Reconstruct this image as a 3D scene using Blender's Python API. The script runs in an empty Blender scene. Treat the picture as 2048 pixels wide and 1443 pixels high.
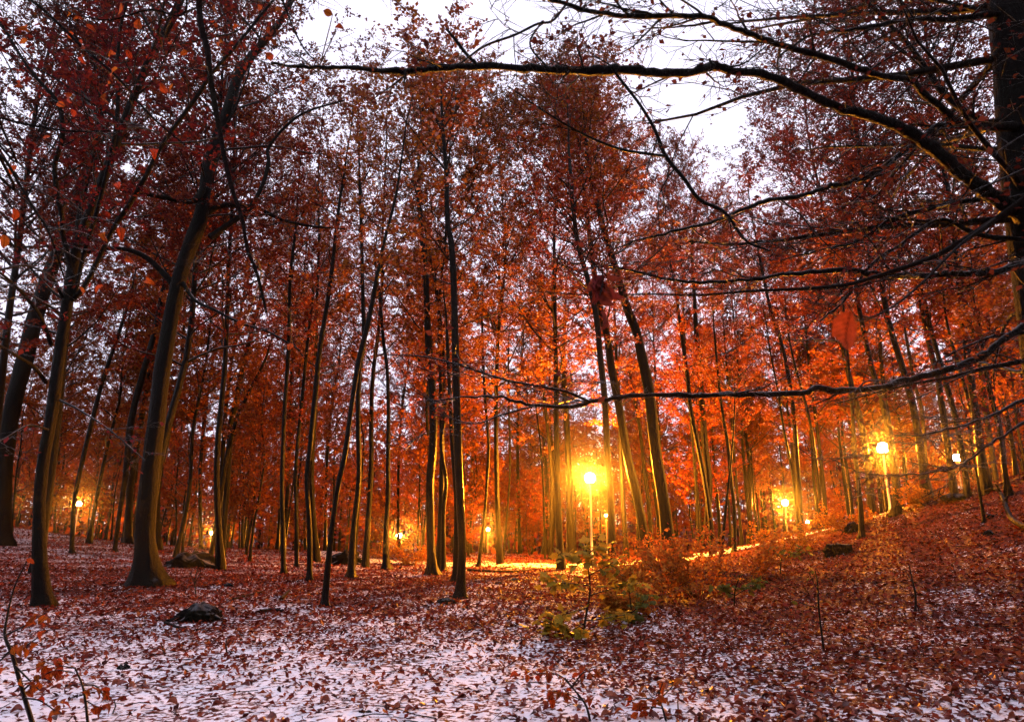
import bpy, math, random
import numpy as np
from mathutils import Vector
R = math.radians
rng = np.random.default_rng(11)
random.seed(5)
scn = bpy.context.scene
COL = scn.collection

# ------------------------------------------------------------------ camera, sky, sun, exposure
W, H, F = 2048.0, 1443.0, 1330.0
CAM = np.array([0.0, 0.0, 1.6])
PITCH = math.atan(309.0 / F)
cam_d = bpy.data.cameras.new('camera'); cam = bpy.data.objects.new('camera', cam_d); COL.objects.link(cam)
cam.location = CAM; cam.rotation_euler = (R(90) + PITCH, 0, 0)
cam_d.sensor_width = 36.0; cam_d.lens = 36.0 * F / W
cam_d.clip_start = 0.05; cam_d.clip_end = 2000
cam_d.dof.use_dof = True; cam_d.dof.focus_distance = 17.0; cam_d.dof.aperture_fstop = 3.5
scn.camera = cam

world = bpy.data.worlds.new('World'); scn.world = world; world.use_nodes = True
wn = world.node_tree; wn.nodes.clear()
w_out = wn.nodes.new('ShaderNodeOutputWorld'); w_bg = wn.nodes.new('ShaderNodeBackground')
w_sky = wn.nodes.new('ShaderNodeTexSky'); w_sky.sky_type = 'NISHITA'; w_sky.sun_disc = False
SUN_EL, SUN_ROT = R(38), R(205)
w_sky.sun_elevation = SUN_EL; w_sky.sun_rotation = SUN_ROT; w_sky.dust_density = 4.0
w_hs = wn.nodes.new('ShaderNodeHueSaturation'); w_hs.inputs['Saturation'].default_value = 0.15
w_mix = wn.nodes.new('ShaderNodeMix'); w_mix.data_type = 'RGBA'; w_mix.inputs[0].default_value = 0.75
w_mix.inputs['B'].default_value = (9.9, 9.4, 11.6, 1)          # even overcast cloud
wn.links.new(w_sky.outputs[0], w_hs.inputs['Color'])
wn.links.new(w_hs.outputs[0], w_mix.inputs['A'])
wn.links.new(w_mix.outputs['Result'], w_bg.inputs['Color'])
w_bg.inputs['Strength'].default_value = 0.15
wn.links.new(w_bg.outputs[0], w_out.inputs['Surface'])

sun_d = bpy.data.lights.new('sun', 'SUN'); sun = bpy.data.objects.new('sun', sun_d); COL.objects.link(sun)
sun_d.energy = 0.3; sun_d.angle = R(50); sun_d.color = (1.0, 0.95, 0.93)
sun.rotation_euler = (R(90) - SUN_EL, 0, R(180) - SUN_ROT)
sun.location = (0, -10, 40)

scn.view_settings.view_transform = 'Standard'; scn.view_settings.look = 'None'
scn.view_settings.gamma = 1.0; scn.view_settings.exposure = 0.0; scn.view_settings.use_curve_mapping = False
scn.render.engine = 'CYCLES'
cy = scn.cycles
cy.use_denoising = True; cy.use_adaptive_sampling = True; cy.adaptive_threshold = .05; cy.adaptive_min_samples = 24
try: cy.denoiser = 'OPENIMAGEDENOISE'
except Exception: pass
cy.max_bounces = 4; cy.diffuse_bounces = 2; cy.glossy_bounces = 2; cy.transmission_bounces = 3; cy.volume_bounces = 0
cy.sample_clamp_indirect = 4.0; cy.caustics_reflective = False; cy.caustics_refractive = False

LAMP_COL = (1.0, 0.31, 0.014)
LAMP_POWER = 14000.0
HAZE = 0.0004

# ------------------------------------------------------------------ helpers: rays, terrain
def ray(px, py):
    a = (px - W / 2) / F; b = (H / 2 - py) / F
    c, s = math.cos(PITCH), math.sin(PITCH)
    return np.array([a, c - s * b, s + c * b])
def at(px, py, Y):
    d = ray(px, py); return CAM + d * (Y / d[1])

def vnoise(x, y, seed=0):
    return (np.sin(x * 1.7 + seed) * np.cos(y * 1.3 + 2.1 * seed) + 0.5 * np.sin(x * 3.9 + y * 2.7 + seed * 1.3)
            + 0.35 * np.cos(y * 5.3 - x * 4.1 + seed * .7)) / 1.85
_U = [-3, -1.2, -.5, -.3, 0.02, .12, .2376, .433, .583, .77, 1.2, 3]
_YC = [30, 36, 40, 46, 46, 37, 32, 27.5, 24.3, 20.3, 17, 12]
_DR = [.05, .06, .06, .09, .10, .08, .055, .05, .05, .05, .05, .05]
def terrain(x, y):
    x = np.asarray(x, float); y = np.asarray(y, float)
    yy = np.maximum(y, 1.0); u = np.clip(np.where(y > 1, x / yy, np.sign(x) * 3), -3, 3)
    yc = np.interp(u, _U, _YC); t = np.minimum(1.0, yc / yy); t = np.where(y > 1, t, 1.0)
    xs, ys = x * t, y * t
    xr = np.clip(xs, 0, 17); xl = np.clip(-xs, 0, 34)
    z = .00085 * xr ** 3 + 7.8e-5 * xl ** 3 - .02 * np.maximum(ys, 0)
    over = np.maximum(yy - yc, 0) * (y > 1)
    z = z - np.minimum(np.interp(u, _U, _DR) * over * over / (over + 3), 5.0)
    fade = np.clip((np.hypot(x, y) - 1) / 8, 0, 1)
    z = z + .045 * vnoise(x * .55, y * .55, 1) * fade + .016 * vnoise(x * 1.9, y * 1.9, 4)
    return z
def ground(px, py):
    d = ray(px, py); t = 1.0
    while t < 400:
        p = CAM + d * t
        if p[2] < float(terrain(p[0], p[1])): return p
        t += .04 if t < 40 else .15
    return CAM + d * 60
def on_ground(x, y, dz=0): return np.array([x, y, float(terrain(x, y)) + dz])

# ------------------------------------------------------------------ helpers: mesh
def unit(a):
    n = np.linalg.norm(a, axis=-1, keepdims=True); return a / np.maximum(n, 1e-9)
class Buf:
    def __init__(s): s.V = []; s.F = []; s.n = 0
    def add(s, V, Fq):
        V = np.asarray(V, float).reshape(-1, 3); Fq = np.asarray(Fq, int)
        s.V.append(V); s.F.append(Fq + s.n); s.n += len(V)
    def tubes(s, P, Rr, sides=5, cap=False):
        P = np.asarray(P, float); Rr = np.asarray(Rr, float)
        if P.ndim == 2: P = P[None]; Rr = Rr[None]
        N, K, _ = P.shape
        T = unit(np.gradient(P, axis=1)); m = unit(P[:, -1] - P[:, 0])
        a = np.where(np.abs(m[:, 2:3]) < .8, np.array([[0, 0, 1.]]), np.array([[1., 0, 0]]))[:, None, :]
        A = unit(np.cross(T, np.broadcast_to(a, T.shape))); B = np.cross(A, T)
        th = np.arange(sides) * 2 * math.pi / sides
        V = P[:, :, None] + Rr[:, :, None, None] * (np.cos(th)[None, None, :, None] * A[:, :, None] + np.sin(th)[None, None, :, None] * B[:, :, None])
        idx = np.arange(N * K * sides).reshape(N, K, sides)
        i0 = idx[:, :-1]; i1 = idx[:, 1:]
        Fq = np.stack([i0, np.roll(i0, -1, 2), np.roll(i1, -1, 2), i1], -1).reshape(-1, 4)
        s.add(V, Fq)
    def leaves(s, C, D, Nn, size, asp=.34):
        side = unit(np.cross(D, Nn)); n2 = np.cross(side, D)
        sz = size[:, None]
        V = np.stack([C, C + D * sz * .45 + side * sz * asp + n2 * sz * .07, C + D * sz, C + D * sz * .45 - side * sz * asp + n2 * sz * .07], 1)
        s.add(V, np.arange(len(C) * 4).reshape(-1, 4))
    def mesh(s, name, mat, smooth=True):
        V = np.concatenate(s.V); Fa = s.F
        me = bpy.data.meshes.new(name)
        sizes = np.concatenate([np.full(len(f), f.shape[1]) for f in Fa]); loops = np.concatenate([f.ravel() for f in Fa])
        me.vertices.add(len(V)); me.vertices.foreach_set('co', V.astype(np.float32).ravel())
        me.loops.add(len(loops)); me.loops.foreach_set('vertex_index', loops.astype(np.int32))
        me.polygons.add(len(sizes))
        starts = np.concatenate([[0], np.cumsum(sizes)[:-1]])
        me.polygons.foreach_set('loop_start', starts.astype(np.int32))
        if smooth: me.polygons.foreach_set('use_smooth', np.ones(len(sizes), bool))
        me.update(calc_edges=True)
        for m in (mat if isinstance(mat, list) else [mat]): me.materials.append(m)
        return me
def link(name, me, parent=None, loc=None):
    o = bpy.data.objects.new(name, me); COL.objects.link(o)
    if parent is not None: o.parent = parent
    if loc is not None: o.location = loc
    return o
def tag(o, label, cat, group=None, kind=None):
    o['label'] = label; o['category'] = cat
    if group: o['group'] = group
    if kind: o['kind'] = kind
    return o
def thing(name, label, cat, loc, group=None, rz=0, sc=1):
    o = link(name, None); o.location = loc; o.rotation_euler = (0, 0, rz); o.scale = (sc, sc, sc)
    o.empty_display_size = .2
    return tag(o, label, cat, group)
def spline(P, n):
    P = np.asarray(P, float); Q = np.concatenate([[2 * P[0] - P[1]], P, [2 * P[-1] - P[-2]]])
    t = np.linspace(0, len(P) - 1 - 1e-6, n); i = t.astype(int); f = (t - i)[:, None]
    a, b, c, d = Q[i], Q[i + 1], Q[i + 2], Q[i + 3]
    return .5 * (2 * b + (c - a) * f + (2 * a - 5 * b + 4 * c - d) * f ** 2 + (3 * b - a - 3 * c + d) * f ** 3)

# ------------------------------------------------------------------ materials
def new_mat(name):
    m = bpy.data.materials.new(name); m.use_nodes = True; nt = m.node_tree; nt.nodes.clear()
    return m, nt, nt.nodes.new('ShaderNodeOutputMaterial')
def node(nt, t, **kw):
    n = nt.nodes.new(t)
    for k, v in kw.items():
        if k.startswith('_'): setattr(n, k[1:], v)
        else: n.inputs[k.replace('__', ' ')].default_value = v
    return n
def ramp(nt, stops, interp='LINEAR'):
    n = nt.nodes.new('ShaderNodeValToRGB'); cr = n.color_ramp; cr.interpolation = interp
    while len(cr.elements) < len(stops): cr.elements.new(.5)
    for e, (p, c) in zip(cr.elements, stops): e.position = p; e.color = (*c, 1) if len(c) == 3 else c
    return n
def bark_mat(name, dark, light, snow=.6, rough=.38, spec=.07):
    m, nt, out = new_mat(name); L = nt.links.new
    tc = node(nt, 'ShaderNodeTexCoord'); mp = node(nt, 'ShaderNodeMapping'); mp.inputs['Scale'].default_value = (1, 1, .28)
    L(tc.outputs['Object'], mp.inputs[0])
    n1 = node(nt, 'ShaderNodeTexNoise', Scale=22, Detail=5, Roughness=.65); L(mp.outputs[0], n1.inputs[0])
    n2 = node(nt, 'ShaderNodeTexNoise', Scale=2.2, Detail=3); L(tc.outputs['Object'], n2.inputs[0])
    c1 = ramp(nt, [(.3, dark), (.72, light)]); L(n1.outputs[0], c1.inputs[0])
    c2 = ramp(nt, [(.45, (0, 0, 0)), (.62, (1, 1, 1))]); L(n2.outputs[0], c2.inputs[0])
    mx = node(nt, 'ShaderNodeMix', _data_type='RGBA'); mx.inputs['B'].default_value = (light[0] * .75, light[1] * 1.05, light[2] * .8, 1)
    L(c2.outputs[0], mx.inputs[0]); L(c1.outputs[0], mx.inputs['A'])
    ge = node(nt, 'ShaderNodeNewGeometry'); sx = node(nt, 'ShaderNodeSeparateXYZ'); L(ge.outputs['Normal'], sx.inputs[0])
    ad = node(nt, 'ShaderNodeMath', _operation='MULTIPLY_ADD'); ad.inputs[1].default_value = .8; L(n2.outputs[0], ad.inputs[0]); L(sx.outputs[2], ad.inputs[2])
    c3 = ramp(nt, [(.5, (0, 0, 0)), (.62, (1, 1, 1))]); hf = node(nt, 'ShaderNodeMath', _operation='MULTIPLY'); hf.inputs[1].default_value = .48
    L(ad.outputs[0], hf.inputs[0]); L(hf.outputs[0], c3.inputs[0])
    sf = node(nt, 'ShaderNodeMath', _operation='MULTIPLY'); sf.inputs[1].default_value = snow; L(c3.outputs[0], sf.inputs[0])
    m2 = node(nt, 'ShaderNodeMix', _data_type='RGBA'); m2.inputs['B'].default_value = (.62, .6, .66, 1)
    L(sf.outputs[0], m2.inputs[0]); L(mx.outputs['Result'], m2.inputs['A'])
    b = node(nt, 'ShaderNodeBsdfPrincipled', Roughness=rough); b.inputs['Specular IOR Level'].default_value = spec; L(m2.outputs['Result'], b.inputs['Base Color'])
    bp = node(nt, 'ShaderNodeBump', Strength=1.0, Distance=.06); L(n1.outputs[0], bp.inputs['Height']); L(bp.outputs[0], b.inputs['Normal'])
    L(b.outputs[0], out.inputs['Surface']); return m
def leaf_mat(name, stops, trans=.4, rough=None, objvar=.03, trans_gain=1.1):
    m, nt, out = new_mat(name); L = nt.links.new
    ge = node(nt, 'ShaderNodeNewGeometry'); oi = node(nt, 'ShaderNodeObjectInfo')
    c = ramp(nt, stops); L(ge.outputs['Random Per Island'], c.inputs[0])
    hs = node(nt, 'ShaderNodeHueSaturation'); L(c.outputs[0], hs.inputs['Color'])
    mr = node(nt, 'ShaderNodeMapRange'); mr.inputs[3].default_value = .5 - objvar * .2; mr.inputs[4].default_value = .5 + objvar * .75
    L(oi.outputs['Random'], mr.inputs[0]); L(mr.outputs[0], hs.inputs['Hue'])
    if rough is not None:
        tc = node(nt, 'ShaderNodeTexCoord'); nn = node(nt, 'ShaderNodeTexNoise', Scale=7, Detail=5, Roughness=.7); L(tc.outputs['Object'], nn.inputs[0])
        cc = ramp(nt, [(.25, (.3, .3, .3)), (.7, (1.15, 1.1, 1.05))]); L(nn.outputs[0], cc.inputs[0])
        sx = node(nt, 'ShaderNodeSeparateXYZ'); L(tc.outputs['Object'], sx.inputs[0]); ab = node(nt, 'ShaderNodeMath', _operation='ABSOLUTE'); L(sx.outputs[0], ab.inputs[0])
        vy = node(nt, 'ShaderNodeMath', _operation='MULTIPLY_ADD'); vy.inputs[1].default_value = -.8; L(ab.outputs[0], vy.inputs[0]); L(sx.outputs[1], vy.inputs[2])
        vm = node(nt, 'ShaderNodeMath', _operation='MULTIPLY'); vm.inputs[1].default_value = 50.0; L(vy.outputs[0], vm.inputs[0])
        vs = node(nt, 'ShaderNodeMath', _operation='SINE'); L(vm.outputs[0], vs.inputs[0])
        vr = ramp(nt, [(.6, (1, 1, 1)), (.95, (.55, .5, .5))]); L(vs.outputs[0], vr.inputs[0])
        mr2 = ramp(nt, [(.012, (.4, .35, .3)), (.035, (1, 1, 1))]); L(ab.outputs[0], mr2.inputs[0])
        v1 = node(nt, 'ShaderNodeMix', _data_type='RGBA', _blend_type='MULTIPLY'); v1.inputs[0].default_value = 1; L(vr.outputs[0], v1.inputs['A']); L(mr2.outputs[0], v1.inputs['B'])
        v2 = node(nt, 'ShaderNodeMix', _data_type='RGBA', _blend_type='MULTIPLY'); v2.inputs[0].default_value = 1; L(cc.outputs[0], v2.inputs['A']); L(v1.outputs['Result'], v2.inputs['B'])
        if 'near' in name: cc = v2
        mm = node(nt, 'ShaderNodeMix', _data_type='RGBA', _blend_type='MULTIPLY'); mm.inputs[0].default_value = 1
        L(hs.outputs[0], mm.inputs['A']); L(cc.outputs[0 if cc.bl_idname == 'ShaderNodeValToRGB' else 'Result'], mm.inputs['B'])
        hs = node(nt, 'ShaderNodeHueSaturation'); L(mm.outputs['Result'], hs.inputs['Color'])
    if rough is None: b = node(nt, 'ShaderNodeBsdfDiffuse'); L(hs.outputs[0], b.inputs['Color'])
    else: b = node(nt, 'ShaderNodeBsdfPrincipled', Roughness=rough); b.inputs['Specular IOR Level'].default_value = .1; L(hs.outputs[0], b.inputs['Base Color'])
    t = node(nt, 'ShaderNodeBsdfTranslucent'); g = node(nt, 'ShaderNodeMix', _data_type='RGBA', _blend_type='MULTIPLY'); g.inputs[0].default_value = 1
    g.inputs['B'].default_value = (trans_gain, trans_gain * .95, trans_gain * .8, 1)
    L(hs.outputs[0], g.inputs['A']); L(g.outputs['Result'], t.inputs['Color'])
    mx = node(nt, 'ShaderNodeMixShader'); mx.inputs[0].default_value = trans
    L(b.outputs[0], mx.inputs[1]); L(t.outputs[0], mx.inputs[2]); L(mx.outputs[0], out.inputs['Surface']); return m
RUST, ORNG, OCHR, CRIM, SNOWY = (.16, .031, .022), (.235, .053, .018), (.28, .092, .022), (.145, .022, .022), (.42, .28, .31)
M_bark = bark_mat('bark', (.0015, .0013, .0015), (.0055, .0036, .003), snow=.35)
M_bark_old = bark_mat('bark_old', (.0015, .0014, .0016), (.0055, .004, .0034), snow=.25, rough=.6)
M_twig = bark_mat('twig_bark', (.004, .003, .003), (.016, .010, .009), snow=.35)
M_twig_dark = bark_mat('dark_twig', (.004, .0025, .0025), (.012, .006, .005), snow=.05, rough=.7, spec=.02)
M_leaf = leaf_mat('beech_leaf', [(0, CRIM), (.25, RUST), (.55, ORNG), (.8, OCHR), (.89, OCHR), (.895, SNOWY)], .33)
M_leaf_dark = leaf_mat('beech_leaf_dark', [(0, (.06, .015, .018)), (.4, (.105, .019, .022)), (.75, (.15, .026, .02)), (1, (.2, .04, .018))], .3)  # dull tone paints in the shade of unlit crowns; also withered leaves
M_leaf_far = leaf_mat('beech_leaf_far', [(0, CRIM), (.3, RUST), (.6, ORNG), (1, OCHR)], .38)
M_leaf_near = leaf_mat('near_leaf', [(0, (.2, .03, .012)), (.5, (.34, .055, .014)), (1, (.42, .1, .022))], .5, .5, .03)
M_litter = leaf_mat('fallen_leaf', [(0, (.035, .007, .008)), (.3, (.12, .012, .011)), (.6, (.21, .021, .013)), (.85, (.29, .04, .015)), (1, (.36, .09, .03))], .15, .6, .03)
M_bush = leaf_mat('bush_leaf', [(0, (.2, .04, .015)), (.4, (.3, .08, .02)), (.8, (.38, .14, .03)), (1, (.4, .2, .04))], .45, None, .02)
M_maple = leaf_mat('maple_leaf', [(0, (.13, .13, .02)), (.4, (.28, .22, .03)), (.75, (.42, .28, .04)), (1, (.45, .2, .035))], .5, .5, .03)
M_green = leaf_mat('green_leaf', [(0, (.05, .07, .02)), (.6, (.1, .12, .03)), (1, (.2, .16, .04))], .45, .5, .02)

def snow_mat():
    m, nt, out = new_mat('snow_ground'); L = nt.links.new
    tc = node(nt, 'ShaderNodeTexCoord')
    n1 = node(nt, 'ShaderNodeTexNoise', Scale=.55, Detail=6, Roughness=.62); L(tc.outputs['Object'], n1.inputs[0])
    n2 = node(nt, 'ShaderNodeTexNoise', Scale=14, Detail=4, Roughness=.6); L(tc.outputs['Object'], n2.inputs[0])
    vo = node(nt, 'ShaderNodeTexVoronoi', Scale=11, Randomness=1); L(tc.outputs['Object'], vo.inputs['Vector'])
    a = node(nt, 'ShaderNodeMath', _operation='MULTIPLY_ADD'); a.inputs[1].default_value = .55; L(n1.outputs[0], a.inputs[0]); L(n2.outputs[0], a.inputs[2])
    sp = node(nt, 'ShaderNodeSeparateXYZ'); L(tc.outputs['Object'], sp.inputs[0])
    rx = node(nt, 'ShaderNodeMapRange'); rx.inputs[1].default_value = -.5; rx.inputs[2].default_value = 4.5; rx.inputs[4].default_value = .10; L(sp.outputs[0], rx.inputs[0])
    ry = node(nt, 'ShaderNodeMapRange'); ry.inputs[1].default_value = 6; ry.inputs[2].default_value = 17; ry.inputs[4].default_value = .15; L(sp.outputs[1], ry.inputs[0])
    a1 = node(nt, 'ShaderNodeMath', _operation='ADD'); L(a.outputs[0], a1.inputs[0]); L(rx.outputs[0], a1.inputs[1])
    a2 = node(nt, 'ShaderNodeMath', _operation='ADD'); L(a1.outputs[0], a2.inputs[0]); L(ry.outputs[0], a2.inputs[1]); a = a2
    msk = ramp(nt, [(.81, (0, 0, 0)), (.88, (1, 1, 1))]); L(a.outputs[0], msk.inputs[0])
    lc = ramp(nt, [(0, (.03, .008, .007)), (.5, (.1, .018, .012)), (1, (.18, .04, .018))]); L(vo.outputs['Color'], lc.inputs[0])
    mx = node(nt, 'ShaderNodeMix', _data_type='RGBA'); mx.inputs['A'].default_value = (.83, .79, .88, 1)
    L(msk.outputs[0], mx.inputs[0]); L(lc.outputs[0], mx.inputs['B'])
    b = node(nt, 'ShaderNodeBsdfPrincipled', Roughness=.9); b.inputs['Specular IOR Level'].default_value = .08; L(mx.outputs['Result'], b.inputs['Base Color'])
    bp = node(nt, 'ShaderNodeBump', Strength=.55, Distance=.03); L(n2.outputs[0], bp.inputs['Height']); L(bp.outputs[0], b.inputs['Normal'])
    L(b.outputs[0], out.inputs['Surface']); return m
M_snow = snow_mat()
def plain(name, col, rough=.5, metal=0, noise=.25, scale=30):
    m, nt, out = new_mat(name); L = nt.links.new
    tc = node(nt, 'ShaderNodeTexCoord'); n = node(nt, 'ShaderNodeTexNoise', Scale=scale, Detail=4); L(tc.outputs['Object'], n.inputs[0])
    c = ramp(nt, [(.3, tuple(v * (1 - noise) for v in col)), (.7, tuple(min(1, v * (1 + noise)) for v in col))]); L(n.outputs[0], c.inputs[0])
    b = node(nt, 'ShaderNodeBsdfPrincipled', Roughness=rough, Metallic=metal); L(c.outputs[0], b.inputs['Base Color'])
    bp = node(nt, 'ShaderNodeBump', Strength=.3, Distance=.01); L(n.outputs[0], bp.inputs['Height']); L(bp.outputs[0], b.inputs['Normal'])
    L(b.outputs[0], out.inputs['Surface']); return m
M_path = plain('trodden_snow', (.66, .63, .64), .6, 0, .16, 6)
M_post = plain('galvanised_post', (.32, .31, .29), .4, .6)
M_head = plain('lamp_housing', (.05, .05, .055), .4, .3)
M_stone = bark_mat('dark_stone', (.004, .004, .005), (.006, .005, .0045), snow=.12, rough=.8, spec=.03)
def glow_mat():
    m, nt, out = new_mat('lamp_globe'); e = node(nt, 'ShaderNodeEmission', Strength=150.0); e.inputs[0].default_value = (1, .62, .22, 1)
    t = node(nt, 'ShaderNodeBsdfTransparent'); a = node(nt, 'ShaderNodeAddShader')
    nt.links.new(e.outputs[0], a.inputs[0]); nt.links.new(t.outputs[0], a.inputs[1])
    nt.links.new(a.outputs[0], out.inputs['Surface']); return m
M_glow = glow_mat()

# ------------------------------------------------------------------ the ground
def build_ground():
    na, nr = 300, 190
    th = np.linspace(0, 2 * math.pi, na, endpoint=False)
    # denser in front of the camera
    th = th + .55 * np.sin(2 * (th - math.pi / 2) + math.pi) * .5
    rr = np.concatenate([[.0], np.geomspace(.5, 600, nr)])
    A, B = np.meshgrid(rr, th, indexing='ij')
    X, Y = A * np.cos(B), A * np.sin(B); Z = terrain(X, Y)
    idx = np.arange(X.size).reshape(X.shape)
    i0, i1 = idx[:-1], idx[1:]
    Fq = np.stack([i0, i1, np.roll(i1, -1, 1), np.roll(i0, -1, 1)], -1).reshape(-1, 4)
    b = Buf(); b.add(np.stack([X, Y, Z], -1), Fq)
    o = link('ground', b.mesh('ground', M_snow)); o['kind'] = 'structure'
    o['label'] = 'snow dusted forest floor sloping up to the right'
    return o
GROUND = build_ground()
PATH_PTS = np.array([(-13, 62), (-12, 48), (-9.5, 39), (-5.5, 34.6), (1, 31.8), (6, 31.2), (9.6, 30.4), (12.8, 28.7), (15.6, 26.8), (18.5, 24.6), (22, 21.6), (27, 18)], float)
def build_path():
    c = spline(np.c_[PATH_PTS, np.zeros(len(PATH_PTS))], 160)
    t = unit(np.gradient(c, axis=0)); s = np.c_[-t[:, 1], t[:, 0], t[:, 2] * 0]
    ws = np.linspace(-1.5, 1.5, 9)
    jit = 1 + .12 * np.sin(np.arange(160) * .9)[:, None]
    P = c[:, None] + s[:, None] * (ws[None, :] * jit)[:, :, None]
    P[:, :, 2] = terrain(P[:, :, 0], P[:, :, 1]) + .035 - .03 * (np.abs(ws) > 1.4)
    idx = np.arange(160 * 9).reshape(160, 9)
    Fq = np.stack([idx[:-1, :-1], idx[:-1, 1:], idx[1:, 1:], idx[1:, :-1]], -1).reshape(-1, 4)
    b = Buf(); b.add(P, Fq)
    o = link('path', b.mesh('path', M_path)); o['kind'] = 'structure'; o['label'] = 'snow covered footpath running past the lamps'
build_path()
def path_dist(x, y):
    c = spline(np.c_[PATH_PTS, np.zeros(len(PATH_PTS))], 120)[:, :2]
    return np.min(np.hypot(c[:, 0] - x, c[:, 1] - y))

# ------------------------------------------------------------------ lamps
def lamp(px, py, Y, label, power=1.0, gr=.25):
    p = at(px, py, Y); g = on_ground(p[0], p[1]); hgt = p[2] - g[2]
    t = thing('street_lamp', label, 'street lamp', g, 'lit lamps along the path')
    z = np.array([-.3, 0, .5, .52, 1.2, hgt - .34]); r = np.array([.075, .075, .072, .05, .048, .04])
    b = Buf(); b.tubes(np.c_[z * 0, z * 0, z], r, 12); link('post', b.mesh('post', M_post), t)
    def lathe(prof, s=16):
        prof = np.array(prof); th = np.arange(s) * 2 * math.pi / s
        V = np.stack([prof[:, None, 0] * np.cos(th), prof[:, None, 0] * np.sin(th), np.repeat(prof[:, 1:2], s, 1)], -1)
        idx = np.arange(len(prof) * s).reshape(len(prof), s)
        Fq = np.stack([idx[:-1], np.roll(idx[:-1], -1, 1), np.roll(idx[1:], -1, 1), idx[1:]], -1).reshape(-1, 4)
        q = Buf(); q.add(V, Fq); return q
    h = hgt
    head = link('head', lathe([(.0, h - .36), (.09, h - .36), (.11, h - .25), (.13, h - .2), (.0, h - .2)]).mesh('head', M_head), t)
    a = np.linspace(-math.pi / 2, math.pi / 2, 11); _ = 0
    gl = link('globe', lathe([(max(gr * math.cos(q), .001), h + gr * math.sin(q)) for q in a]).mesh('globe', M_glow), head)
    link('cap', lathe([(.0, h + .3), (.05, h + .28), (.1, h + .22), (.1, h + .2), (.0, h + .205)]).mesh('cap', M_head), head)
    ld = bpy.data.lights.new('lamp_light', 'POINT'); ld.energy = LAMP_POWER * power; ld.color = LAMP_COL; ld.shadow_soft_size = .2
    lo = bpy.data.objects.new('lamp_light', ld); COL.objects.link(lo); lo.parent = t; lo.location = (0, 0, h)
    return t
LAMPS = [
 (1180, 955, 33.5, 'brightest street lamp beside the path near the picture centre', 3.4),
 (1765, 895, 31.5, 'bright street lamp on a tall post behind the right slope', 1.8),
 (1914, 915, 46, 'street lamp showing between two dark trunks at far right', .7),
 (158, 1007, 75, 'lone street lamp far behind the trunks at left', .6),
 (798, 1070, 68, 'low looking distant street lamp left of the central dark trunk', 1.3),
 (976, 1058, 73, 'tiny distant street lamp right of the central dark trunk', 1.0, .15),
 (1212, 1030, 70, 'tiny distant street lamp close right of the brightest lamp', .5, .1),
 (1570, 1005, 60, 'street lamp amid yellow lit leaves below the right slope path', 1.6),
 (423, 1065, 75, 'tiniest street lamp behind the twin slim trunks at left', .35, .15),
 (1615, 1043, 70, 'faint low street lamp just below the yellow lit leaves', .6, .15),
 (5, 1000, 62, 'street lamp half hidden behind the leftmost dark trunk', .25),
]
for a in LAMPS: lamp(*a)

# ------------------------------------------------------------------ tree growth
def lerp_tube(P, t):
    K = P.shape[1]; f = t * (K - 1); i = np.clip(f.astype(int), 0, K - 2); w = (f - i)[..., None]
    n = np.arange(P.shape[0])[:, None]
    return P[n, i] * (1 - w) + P[n, i + 1] * w, unit(P[n, i + 1] - P[n, i])
def polylines(base, d, length, K, up, wob, g):
    N = len(base); P = np.zeros((N, K, 3)); P[:, 0] = base; d = unit(d); step = (length / (K - 1))[:, None]
    for k in range(1, K):
        d = unit(d + np.array([0, 0, 1.]) * up + g.normal(0, wob, (N, 3))); P[:, k] = P[:, k - 1] + d * step
    return P
def children(P, length, n, g, tmin, fac, ang, flat, fade=.55):
    N = len(P); t = tmin + (1 - tmin) * (np.arange(n)[None] + g.random((N, n))) / n
    C, T = lerp_tube(P, np.clip(t, 0, .999))
    sgn = np.where((np.arange(n) % 2)[None] == 0, 1, -1) * np.ones((N, 1))
    side = unit(np.cross(T, np.array([0, 0, 1.]) + g.normal(0, flat, (N, n, 3)))) * sgn[..., None]
    a = (ang * (.7 + .6 * g.random((N, n))))[..., None]
    D = unit(T * np.cos(a) + side * np.sin(a))
    Ln = length[:, None] * fac * (1.15 - fade * t) * (.6 + .7 * g.random((N, n)))
    return C.reshape(-1, 3), D.reshape(-1, 3), Ln.ravel()
def put_leaves(lb, P, n, g, size, tmin=.1, droop=.15, keep=1.0):
    N = len(P)
    if N == 0 or n == 0: return
    t = tmin + (1 - tmin) * g.random((N, n)); C, T = lerp_tube(P, np.clip(t, 0, .999))
    C, T = C.reshape(-1, 3), T.reshape(-1, 3)
    if keep < 1: k = g.random(len(C)) < keep; C, T = C[k], T[k]
    M = len(C); C = C + g.normal(0, .03, (M, 3))
    D = unit(T * .5 + g.normal(0, .6, (M, 3)) * np.array([1, 1, .5]) - np.array([0, 0, droop]))
    Nn = unit(np.array([0, 0, 1.]) + g.normal(0, .45, (M, 3)))
    lb.leaves(C, D, Nn, size * (.65 + .7 * g.random(M)))
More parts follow.
